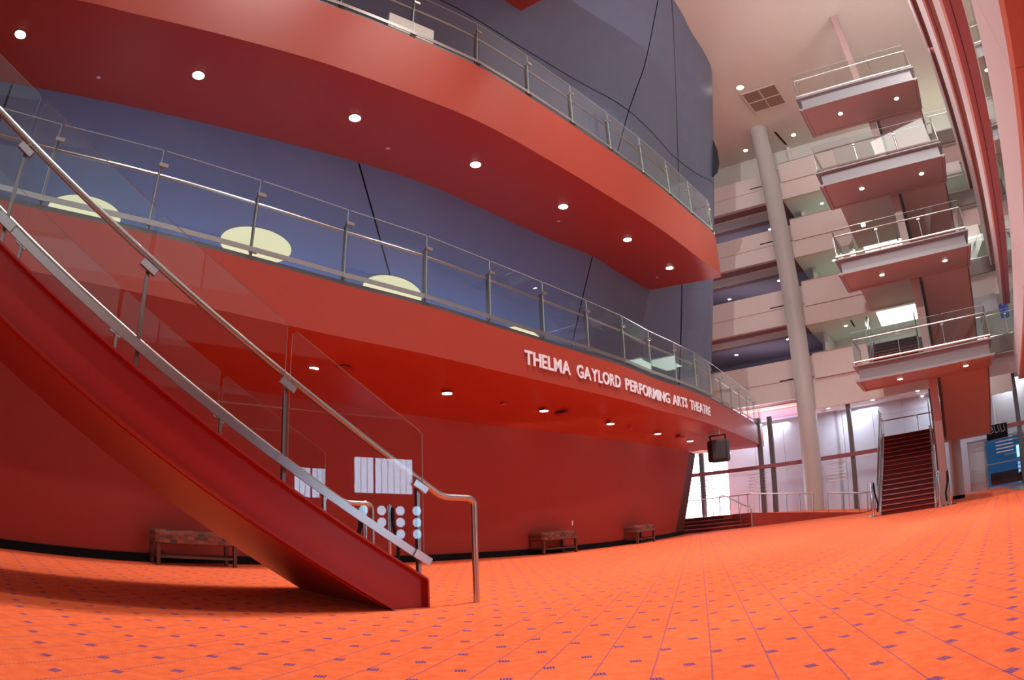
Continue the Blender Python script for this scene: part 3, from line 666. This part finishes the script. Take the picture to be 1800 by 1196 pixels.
for i, (z, v) in enumerate(landings):
    vb = 23.9 if i == 0 else 26.6
    w = ['lowest', 'second', 'third', 'topmost'][i]
    t = empty('stair_landing', TW(0, 22.8, z), label='%s rear landing joining the flights of the stair tower' % w, cat='stair landing', group='rear landings of the tower')
    mb = MB(); tbox(mb, -1.9, 2.0, VL, vb, z - .42, z); mb.build('slab', [M['pinkred']], t)
    if i == 0: rail_set(t, [(-1.85, VL), (-1.85, vb), (2.0, vb)], [z] * 3)
    else: rail_set(t, [(-1.85, VL), (-1.85, 25.0)], [z] * 2)
# the tower post
t = empty('tower_post', TW(.1, 19.8, 0), label='tall thin salmon post carrying the decks of the stair tower', cat='column')
mb = MB(); tbox(mb, .02, .26, 19.82, 20.05, 0, 16.8); mb.build('shaft', M['pinkred'], t)
mb = MB(); tbox(mb, .26, .275, 19.80, 20.12, 0, 16.8); mb.build('edge_plate', M['lav'], t)
mb = MB(); tbox(mb, .36, .37, 19.85, 20.9, .02, 3.3); mb.build('glass_panel', M['glass'], t)
t0 = empty('support_channel', TW(.38, 20.2, 0), label='dark steel channel beside the tower post under the sloping flights', cat='channel')
for i in range(4):
    mb = MB(); z1, z0_ = DECKS[i][1] - .02, landings[i][0] - .35
    mb.hexa([TW(.30, VB + .05, z1 - .10), TW(.40, VB + .05, z1 - .10), TW(.40, VL - .1, z0_), TW(.30, VL - .1, z0_)], [TW(.30, VB + .05, z1), TW(.40, VB + .05, z1), TW(.40, VL - .1, z0_ + .1), TW(.30, VL - .1, z0_ + .1)])
    mb.build('channel', M['dsteel'], t0)
# tower foot stanchions
for (u, v), lab in (((-1.92, 18.45), 'chrome stanchion with black belt at the left foot of the tower stairs'), ((-.02, 18.35), 'chrome stanchion at the right foot of the tower stairs, left of a pair'), ((.30, 18.6), 'chrome stanchion with black belt beside the tower post, right of a pair')):
    x, y, _ = TW(u, v); stanchion(x, y, lab, 'stanchions at the tower stairs', belt=None if u == -.02 else ((.8, -.6) if u < -1 else (-.8, .5)))

# ================================================================ BACK OF THE HALL
LEV = ['first', 'second', 'third', 'fourth']
VPB = 26.7
left_ = [(4.85, 6.46), (7.96, 9.43), (10.87, 12.2), (13.57, 14.9)]
right_ = [(4.26, 5.45, 6.46), (7.69, 8.45, 9.50), (10.64, 11.35, 12.32), (13.38, 14.15, 15.05)]
for i, (a, b) in enumerate(left_):
    t = empty('balcony_parapet', TW(-8, VPB, a), label='%s storey pale parapet band left of the round column, at the back of the hall' % LEV[i], cat='balcony', group='parapets at the back, left of the column')
    mb = MB(); tbox(mb, -14, -4.35, VPB, VPB + .15, a + (b - a) * .48, b); mb.build('parapet', M['parapet'], t)
    mb = MB(); tbox(mb, -14, -4.30, VPB + .06, VPB + .3, a, a + (b - a) * .485); mb.build('fascia', M['white'], t)
    mb = MB(); tbox(mb, -14, -4.30, VPB + .3, VPB + 2.4, a - .0, a + .2); mb.build('soffit', M['plum'], t)
    mb = MB(); tbox(mb, -14, -4.30, VPB + 2.4, 34, a + .3, a + .5); mb.build('ceiling_panel', M['purple'], t)
    mb = MB(); tbox(mb, -14, -5.3, VPB + .9, VPB + 1.9, a - .03, a + .0); mb.build('light_panel', M['parapet'], t)
    lamp('AREA', 'storey_fill', TW(-8, 31, a - 1.2), 24, (1.0, .85, .9), 4, 1.5, aim=TW(-8, 31, a + 3))  # fill lamp added to lift the dim storey ceiling
    mb = MB(); tbox(mb, -6.2, -5.0, VPB - .012, VPB + .05, a + .78, a + .82); mb.build('slot', M['black'], t)
    for k, (u, v) in enumerate(((-8.6, 29.0), (-6.4, 30.4), (-5.4, 28.6), (-9.4, 31.5))):
        disc('downlight', TW(u, v, a + .29), .09, M['lamp'], 'small downlight in the dark %s storey ceiling left of the round column, %s' % (LEV[i], ['second from left', 'third from left', 'nearest the column', 'farthest left'][k]), 'downlights behind the left parapets')
for i, (a, s_, b) in enumerate(right_):
    t = empty('balcony_parapet', TW(-2.5, VPB, a), label='%s storey pinkish white parapet between the round column and the stair tower' % LEV[i], cat='balcony', group='parapets at the back, right of the column')
    mb = MB(); tbox(mb, -4.62, -1.95, VPB - .28, VPB - .10, s_ + .01, b); mb.build('parapet', M['parapet'], t)
    mb = MB(); tbox(mb, -4.75, 2.15 if i else 2.15, VPB - .20, VPB, a, s_); mb.build('fascia', M['parapet'], t)
    mb = MB(); tbox(mb, -4.62, -1.95, VPB - .30, VPB - .08, b, b + .03); mb.build('cap', M['pinkred'], t)
    mb = MB(); tbox(mb, -4.75, 2.15, VPB, 30.5, a + .0, a + .3); mb.build('slab', M['bright'] if i else M['white'], t)
    if i:
        for u, v in ((-3.2, 27.9), ): disc('downlight', TW(u, v, a - .008), .08, M['lamp'], 'downlight under the %s storey slab right of the round column' % LEV[i], 'downlights right of the column')
# back walls
mb = MB(); tbox(mb, -14, -4.3, 34, 34.3, 3.5, 16.8); mb.build('wall_back', M['purple'], kind='structure')
mb = MB(); tbox(mb, -4.75, 14, 30.4, 30.6, 4.2, 15.0); mb.build('wall_rear', M['white'], kind='structure')
mb = MB(); tbox(mb, -14, 14, 28.4, 28.6, 15.25, 16.8); mb.build('wall_upper', M['white'], kind='structure')
mb = MB(); tbox(mb, -4.30, -4.15, 28.2, 34, 0, 16.8); mb.build('wall_partition', M['white'], kind='structure')
for i, z in enumerate((5.45, 8.5, 11.3, 14.1)):
    t = empty('small_guardrail', TW(-4.5, 26.9, z), label='dark bars of the short guardrail beside the round column on the %s storey' % LEV[i], cat='guardrail', group='short guardrails beside the column')
    for dz in (.15, .95): MB().tube([TW(-4.9, 27.0, z + dz), TW(-4.2, 27.0, z + dz)], .03, 6).build('bar', M['dsteel'], t)
    mb = MB(); tbox(mb, -4.9, -4.3, 27.05, 27.06, z + .1, z + .95); mb.build('glass_panel', M['glass'], t)
# warm light over the tower landings
for i in (1, 2, 3):
    z = right_[i][0] - .03
    t = empty('light_cove', TW(-.6, 28, z), label='bright greenish white ceiling light field behind the %s storey of the stair tower' % LEV[i], cat='ceiling light', group='light fields behind the tower')
    mb = MB(); tbox(mb, -1.7, .1, 26.8, 29.2, z - .02, z); mb.build('diffuser', M['strip'], t)
    mb = MB(); tbox(mb, -1.76, -1.7, 26.75, 29.2, z - .04, z); tbox(mb, .1, .16, 26.75, 29.2, z - .04, z); mb.build('frame', M['white'], t)
for i in range(1, 4):
    for k, u in enumerate((-2.9, -2.2)):
        mb = MB(); tbox(mb, u, u + .06, 27.2, 28.3, right_[i][0] - .015, right_[i][0] - .005); mb.build('air_slot', M['black'], label='thin black air slot in the ceiling under the %s storey, %s one' % (LEV[i], 'left' if k == 0 else 'right'), cat='air vent', group='air slots at the back')

# right hand wing behind the tower
for i, z in enumerate((5.45, 8.5, 11.3, 14.1)):
    t = empty('gallery_floor', TW(4, 26.2, z), label='dark edged %s storey gallery seen in the gap right of the stair tower' % LEV[i], cat='balcony', group='galleries right of the tower')
    mb = MB(); tbox(mb, 2.2, 14, 25.6, 30.4, z - .5, z); mb.build('slab', M['bright'], t)
    mb = MB(); tbox(mb, 2.2, 14, 25.5, 25.6, z - .55, z + .02); mb.build('edge_band', M['brown'], t)
    mb = MB(); tbox(mb, 2.2, 14, 25.9, 26.0, z - 1.35, z - .55); mb.build('bulkhead', M['pinkred'] if i in (0, 2, 3) else M['white'], t)
    mb = MB(); tbox(mb, 2.2, 3.4, 25.7, 25.8, z - 2.0, z - 1.35); mb.build('box_panel', M['lav'] if i == 1 else M['white'], t)
    rail_set(t, [(2.2, 25.6), (5.0, 25.6)], [z] * 2, 1.0, .9)
mb = MB(); mb.box(TW(3.65, 25.9, 6.45), (.35, .3, .5), TR); mb.build('draped_cloth', M['bluebox'], label='blue cloth hanging over the gallery rail right of the tower', cat='cloth')
lamp('AREA', 'gallery_light', TW(3.3, 27.5, 14.9), 60, (.95, 1, .88), 2, 2, aim=TW(3.3, 27.5, 0))

# ================================================================ WHITE AND RED BALCONY BANDS ON THE RIGHT
BANDRED = [mat('coral_soffit_paint', (.50, .26, .25), .45), mat('magenta_soffit_paint', (.34, .13, .17), .45), mat('brown_red_soffit_paint', (.34, .18, .16), .5), mat('dark_red_soffit_paint', (.20, .07, .06), .5)]
M['band'] = mat('lavender_white_fascia', (.74, .70, .74), .5, noise=.03)
def band(k, z0, z1, off, depth, v_end, label):
    az = math.radians(42.4); D = Vector((math.sin(az), math.cos(az), 0)); Nn = Vector((math.cos(az), -math.sin(az), 0))
    t = empty('balcony_band', tuple(D * 8 + Nn * off + Vector((0, 0, z0))), label=label, cat='balcony', group='balcony bands on the right')
    def P(a, o, z): q = D * a + Nn * o; return (q.x, q.y, z)
    a0, a1 = -12, v_end
    def B(o0, o1, q0, q1, r0=a0, r1=a1): return [P(r0, o0, q0), P(r0, o1, q0), P(r1, o1, q0), P(r1, o0, q0)], [P(r0, o0, q1), P(r0, o1, q1), P(r1, o1, q1), P(r1, o0, q1)]
    segs = [a0 + (a1 - a0) * j / 6 for j in range(7)]
    for j in range(6):
        MB().hexa(*B(off, off + .04, z0, z1, segs[j] + .004, segs[j + 1] - .004)).build('fascia_panel', M['band'], t)
        MB().hexa(*B(off + .04, off + depth, z0, z0 + .04, segs[j] + .004, segs[j + 1] - .004)).build('soffit_panel', BANDRED[k], t)
    MB().hexa(*B(off + .04, off + depth, z0 + .04, z1)).build('core', BANDRED[k], t)
    MB().hexa(*B(off + .3 if depth > 1 else off + depth * .45, off + .31 if depth > 1 else off + depth * .45 + .01, z0 - .012, z0 + .0)).build('reveal', M['endred'], t)
    for j in range(14):
        aa = 2 + j * 1.5; 
        if aa > a1: break
        MB().hexa(*B(off + depth + .05 if depth < 1 else off + .12, off + depth + .062 if depth < 1 else off + .132, z1 + .05, z1 + .95, aa + .02, aa + 1.48)).build('glass_panel', M['glass'], t)
        p = P(aa, off + (depth + .1 if depth < 1 else .2), z1); MB().box((p[0], p[1], z1 + .45), (.03, .03, .9), az).build('post', M['steel'], t)
    MB().tube([P(2, off + (depth + .1 if depth < 1 else .2), z1 + .9), P(a1, off + (depth + .1 if depth < 1 else .2), z1 + .9)], .022, 6).build('handrail', M['steel'], t)
band(0, 3.11, 3.93, .73, 4.5, 20.3, 'lowest and widest pink white balcony band at the right edge')
band(1, 5.86, 6.58, .73, .30, 22.6, 'second pink white balcony band from the bottom with magenta underside')
band(2, 8.10, 9.33, .73, .20, 25.5, 'third pink white balcony band from the bottom with brown underside')
band(3, 11.40, 12.2, .73, .19, 26, 'topmost thin balcony band with a dark red underside')

# wall of the side entrance below the lowest band, behind the viewer's right shoulder: its windows mirror in the stair glass
azb = math.radians(42.4); Db = Vector((math.sin(azb), math.cos(azb), 0)); Nb = Vector((math.cos(azb), -math.sin(azb), 0))
def SB(a, o, z): q = Db * a + Nb * o; return (q.x, q.y, z)
t = empty('wall_right', SB(4, 5.5, 0), kind='structure')
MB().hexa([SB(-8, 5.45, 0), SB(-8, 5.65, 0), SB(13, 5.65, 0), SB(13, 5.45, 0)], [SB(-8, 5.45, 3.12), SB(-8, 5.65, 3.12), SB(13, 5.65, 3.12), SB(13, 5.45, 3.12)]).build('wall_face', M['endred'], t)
day = emis('daylit_window', (.50, .74, 1.0), 14)
t = empty('window_2', SB(6.9, 5.4, 1.8), kind='structure')
for k in range(9):
    a0 = 6.22 + k * .155 + (.04 if k > 2 else 0)
    MB().hexa([SB(a0, 5.41, 1.38), SB(a0, 5.44, 1.38), SB(a0 + .13, 5.44, 1.38), SB(a0 + .13, 5.41, 1.38)], [SB(a0, 5.41, 2.18), SB(a0, 5.44, 2.18), SB(a0 + .13, 5.44, 2.18), SB(a0 + .13, 5.41, 2.18)]).build('pane', day, t)
for a0 in (6.42, 6.86, 7.32, 7.74):
    for z in (.99, .72, .45):
        MB().add([SB(a0 + .115 * math.cos(k * math.pi / 4 + .39), 5.42, z + .115 * math.sin(k * math.pi / 4 + .39)) for k in range(8)], [list(range(8))]).build('round_pane', day, t)

# ================================================================ GROUND LEVEL GLASS WALL, RAMP AND STEPS
t = empty('window_1', TW(-4, 27, 0), kind='structure')
for u in (-11.7, -10.0, -7.35, -6.85, -3.46, .05, 3.6, 7.1):
    mb = MB(); tbox(mb, u - .09, u + .09, 26.72, 26.9, 0, 4.3); mb.build('mullion', M['dsteel'], t)
for u0, u1 in ((-12, -4.7), (-4.7, 2.2), (2.2, 12)):
    mb = MB(); tbox(mb, u0, u1, 26.66, 26.78, 2.2, 2.36); mb.build('transom', M['plum'], t)
for u0, u1 in ((-11.7, -10), (-10, -6.85), (-6.85, -3.46), (-3.46, .05), (.05, 3.6), (3.6, 7.1)):
    for z0, z1 in ((0.02, 2.2), (2.36, 4.25)):
        mb = MB(); tbox(mb, u0 + .09, u1 - .09, 26.80, 26.82, z0, z1); mb.build('pane', M['facade'], t)
    mb = MB()
    for k in range(6): tbox(mb, u1 - 1.1 if u1 > -7 else u0 + 1.2, u1 - .35 if u1 > -7 else u0 + 2.2, 26.785, 26.79, 1.35 + k * .13, 1.39 + k * .13)
    for k in range(3): tbox(mb, u0 + .1, u1 - .1, 26.785, 26.79, 2.02 + k * .05, 2.035 + k * .05)
    mb.build('frosted_stripes', M['frost'], t)
lamp('AREA', 'outdoor_daylight', TW(-13.5, 31.0, 4.0), 4500, (.80, .90, 1.0), 5, 3, aim=TW(-12.5, 33.5, 1))
lamp('AREA', 'window_daylight', TW(-12.2, 28.6, 1.3), 800, (.72, .84, 1.0), 3.0, 2.2, aim=TW(-8.3, 21.5, 3.0))
t = empty('wall_opposite', TW(-15, 34.5, 0), kind='structure')
mb = MB(); tbox(mb, -24, -8.8, 34.5, 34.8, 0, 3.5); mb.build('facade', M['bright'], t)
for k in range(8):
    disc('downlight', pol(*[(27.2, .1325), (31.18, .1345), (35.27, .136), (35.62, .1277), (35.91, .1206), (27.95, .1246), (31.75, .1269), (28.64, .1184)][k], 4.25), .075, M['lamp'], 'small downlight under the first storey above the glass wall, number %s from the column side' % ['one', 'four', 'six', 'seven', 'eight', 'two', 'five', 'three'][k], 'downlights above the glass wall')
# pale wall behind the glass, with daylight beyond its left end
t = empty('wall_outer', TW(0, 28.2, 0), kind='structure')
for k in range(9):
    u0 = -9.3 + k * 1.34 if k < 8 else 1.4; u1 = u0 + 1.32
    mb = MB(); tbox(mb, u0, u1, 28.2, 28.3, 0, 4.3); mb.build('panel', M['grey'], t)
mb = MB(); tbox(mb, 2.7, 12, 27.6, 27.7, 0, 4.9); mb.build('panel', M['white'], t)
# ramp with low red wall
rp = [(-6.72, 22.6), (-4.9, 24.0), (-2.87, 23.9), (-2.6, 26.4), (-11, 26.4), (-9.6, 22.2)]
t = empty('ramp', TW(-6, 24, 0), label='low red walled ramp in front of the glass wall, left of the stair tower', cat='ramp')
vs = [(-6.72, 22.6, .50), (-4.9, 24.0, .27), (-2.87, 23.95, .03), (-2.6, 26.5, .03), (-5, 26.5, .3), (-11.5, 26.5, .5), (-9.9, 22.6, .5), (-7.6, 23.3, .5)]
top_ = [TW(u, v, z) for u, v, z in vs]; lo_ = [TW(u, v, 0.001) for u, v, z in vs]; n = len(vs)
MB().add(lo_ + top_, [list(range(n, 2 * n))]).build('surface', M['carpet'], t)
MB().add(lo_ + top_, [(i, (i + 1) % n, n + (i + 1) % n, n + i) for i in range(n)]).build('side_wall', M['redwall'], t)
Av, Bv = Vector(TW(-8.55, 20.75)), Vector(TW(-6.72, 22.6)); dv = (Bv - Av).normalized(); bk = Vector((-dv.y, dv.x, 0))
t = empty('entry_steps', tuple(Av), label='four wide dark red steps beside the end of the red wall', cat='steps')
for k in range(4):
    o = bk * (.42 * k); e = bk * (.42 * 4.6); A1 = Av - dv * 1.2 + o; B1 = Bv + o - dv * .12 * k; z = .125 * (k + 1)
    dp = .42 if k < 3 else 2.4; up_ = lambda q, h_: tuple(q + Vector((0, 0, h_)))
    mb = MB(); A2, B2 = A1 + bk * .02, B1 + bk * .02
    mb.hexa([up_(A2, .001), up_(B2, .001), up_(B1 + bk * dp, .001), up_(A1 + bk * dp, .001)], [up_(A2, z - .03), up_(B2, z - .03), up_(B1 + bk * dp, z - .03), up_(A1 + bk * dp, z - .03)], 1)
    mb.hexa([up_(A1, z - .03), up_(B1, z - .03), up_(B1 + bk * dp, z - .03), up_(A1 + bk * dp, z - .03)], [up_(A1, z), up_(B1, z), up_(B1 + bk * dp, z), up_(A1 + bk * dp, z)])
    mb.build('step', [M['red'], M['darkred']], t)  # light on the edge and shade on the riser put into the reds
def floor_rail(name, pts, label, n, h=.68, r=.022):
    t = empty(name, TW(*pts[0]), label=label, cat='handrail')
    P_ = [Vector(TW(u, v, z + h)) for u, v, z in pts]
    MB().tube(P_, r, 8).build('handrail', M['steel'], t, smooth=True)
    seg = [0]; 
    for a, b in zip(P_[:-1], P_[1:]): seg.append(seg[-1] + (b - a).length)
    for k in range(n + 1):
        s = seg[-1] * k / n; j = max(i for i in range(len(seg)) if seg[i] <= s + 1e-6); j = min(j, len(P_) - 2); f = (s - seg[j]) / (seg[j + 1] - seg[j]); p = P_[j].lerp(P_[j + 1], f)
        MB().tube([tuple(p), (p.x, p.y, p.z - h)], .016, 6).build('post', M['dsteel'], t)
floor_rail('ramp_handrail', [(-10.5, 25.6, .5), (-6.9, 23.4, .5), (-4.9, 24.15, .27), (-4.75, 24.2, .25)], 'steel handrail along the raised ramp left of the round column', 13)
floor_rail('ramp_handrail', [(-4.2, 24.2, .2), (-2.95, 24.0, .03), (-2.7, 24.6, .03), (-2.65, 26.3, .03)], 'steel handrail between the round column and the tower stairs', 6)
t = empty('step_handrail', tuple(Bv), label='sloping steel handrail at the right side of the four entry steps', cat='handrail')
q0 = Bv - dv * .15; q1 = q0 + bk * .45; q2 = q0 + bk * 1.7
MB().tube(fillet([tuple(q0 - bk * .35), tuple(q0 - bk * .35 + Vector((0, 0, .72))), tuple(q0 + Vector((0, 0, .74))), tuple(q2 + Vector((0, 0, 1.22))), tuple(q2 + bk * .4 + Vector((0, 0, 1.22))), tuple(q2 + bk * .4 + Vector((0, 0, .5)))], .1, 4), .024, 8).build('handrail', M['steel'], t, smooth=True)
MB().tube([tuple(q1 + Vector((0, 0, .12))), tuple(q1 + Vector((0, 0, .87)))], .016, 6).build('post', M['steel'], t)
t = empty('step_handrail', tuple(Av), label='short steel handrail loop at the left side of the entry steps by the wall end', cat='handrail')
q0 = Av - dv * .1 + bk * .1
MB().tube(fillet([tuple(q0 + Vector((0, 0, .1))), tuple(q0 + Vector((0, 0, .8))), tuple(q0 + bk * .5 + Vector((0, 0, .85))), tuple(q0 + bk * 1.5 + Vector((0, 0, 1.2)))], .12, 4), .024, 8).build('handrail', M['steel'], t, smooth=True)

# right: grey column, display window, dark screen
x, y, _ = TW(.68, 23.4)
t = empty('short_column', (x, y, 0), label='grey round column under the lowest flight right of the tower post', cat='column')
MB().lathe((x, y, .12), [(.22, 0), (.22, 4.1)], 28).build('shaft', M['column'], t, smooth=True); MB().lathe((x, y, 0), [(.23, 0), (.23, .12)], 28).build('base', M['black'], t, smooth=True)
t = empty('display_cabinet', TW(3.4, 27, 0), label='blue lit glass display bar with shelves at the right end of the glass wall', cat='display cabinet')
mb = MB(); tbox(mb, 2.05, 5.2, 27.2, 27.3, .1, 1.9); mb.build('backlit_panel', M['screen'], t)
for k, z in enumerate((.95, 1.22, 1.5, 1.75)):
    mb = MB(); tbox(mb, 2.9 if k else 2.1, 5.2, 26.95, 27.2, z, z + .05); mb.build('shelf', M['white'], t)
mb = MB(); tbox(mb, 2.2, 3.6, 26.95, 27.18, .15, .62); mb.build('counter', M['wood'], t)
mb = MB(); tbox(mb, 1.3, 2.05, 26.9, 27.0, .08, 1.86); mb.build('side_panel', M['white'], t)
mb = MB(); tbox(mb, 2.05, 5.2, 26.9, 26.91, .08, 1.9); mb.build('glass_front', M['facade'], t)
for u in (2.03, 3.6, 5.2):
    mb = MB(); tbox(mb, u, u + .04, 26.86, 26.92, .05, 1.95); mb.build('frame', M['steel'], t)
mb = MB(); tbox(mb, 1.3, 5.3, 26.86, 26.92, 1.88, 1.97); mb.build('frame', M['steel'], t)
t = empty('wall_screen', TW(2.6, 26.8, 2.2), label='black square panel with loose white cables above the display bar', cat='panel')
mb = MB(); tbox(mb, 2.15, 3.05, 26.58, 26.65, 1.88, 2.42); mb.build('panel', M['black'], t)
for k in range(3):
    MB().tube([TW(2.25 + .25 * k, 26.56, 2.38), TW(2.3 + .25 * k, 26.55, 2.1), TW(2.45 + .25 * k, 26.55, 2.15), TW(2.4 + .25 * k, 26.56, 2.36)], .008, 5).build('cable', M['grey'], t)

# ================================================================ CEILING FITTINGS
C4 = [pol(24.49, .6902, 16.78), pol(28.15, .6989, 16.78), pol(28.81, .6545, 16.78), pol(25.42, .6479, 16.78)]
t = empty('ceiling_grille', C4[0], label='square brown four panel grille in the ceiling above the round column', cat='ceiling vent')
C4 = [Vector(c) for c in C4]
bil = lambda a, b: (C4[0] * (1 - a) + C4[1] * a) * (1 - b) + (C4[3] * (1 - a) + C4[2] * a) * b
for a in (0, 1):
    for b in (0, 1):
        q = [bil(a * .5 + .02, b * .5 + .02), bil(a * .5 + .48, b * .5 + .02), bil(a * .5 + .48, b * .5 + .48), bil(a * .5 + .02, b * .5 + .48)]
        MB().hexa([tuple(p - Vector((0, 0, .03))) for p in q], [tuple(p) for p in q]).build('grille_panel', M['grille'], t)
for q in ([bil(-.02, -.02), bil(1.02, -.02), bil(1.02, .02), bil(-.02, .02)], [bil(-.02, .98), bil(1.02, .98), bil(1.02, 1.02), bil(-.02, 1.02)], [bil(-.02, 0), bil(.02, 0), bil(.02, 1), bil(-.02, 1)], [bil(.98, 0), bil(1.02, 0), bil(1.02, 1), bil(.98, 1)], [bil(.485, 0), bil(.515, 0), bil(.515, 1), bil(.485, 1)], [bil(0, .48), bil(1, .48), bil(1, .52), bil(0, .52)]):
    MB().hexa([tuple(p - Vector((0, 0, .04))) for p in q], [tuple(p) for p in q]).build('frame', M['ceiling'], t)
for (a, tn), w, r in zip([(24.55, .7054), (23.61, .5633 + .012), (28.65, .5773 + .01)], ['beside the square grille', 'left of the round column top', 'right of the round column top'], (.15, .11, .11)):
    disc('downlight', pol(a, tn, 16.79), r, M['lamp'], 'ceiling downlight %s' % w, 'downlights in the main ceiling')
p0, p1 = pol(26.91, .600, 16.79), pol(27.7, .572, 16.79)
MB().hexa([(p0[0] - .05, p0[1], 16.77), (p0[0] + .05, p0[1], 16.77), (p1[0] + .05, p1[1], 16.77), (p1[0] - .05, p1[1], 16.77)], [(p0[0] - .05, p0[1], 16.80), (p0[0] + .05, p0[1], 16.80), (p1[0] + .05, p1[1], 16.80), (p1[0] - .05, p1[1], 16.80)]).build('ceiling_slot', M['black'], label='thin black slot in the ceiling right of the round column top', cat='air vent')
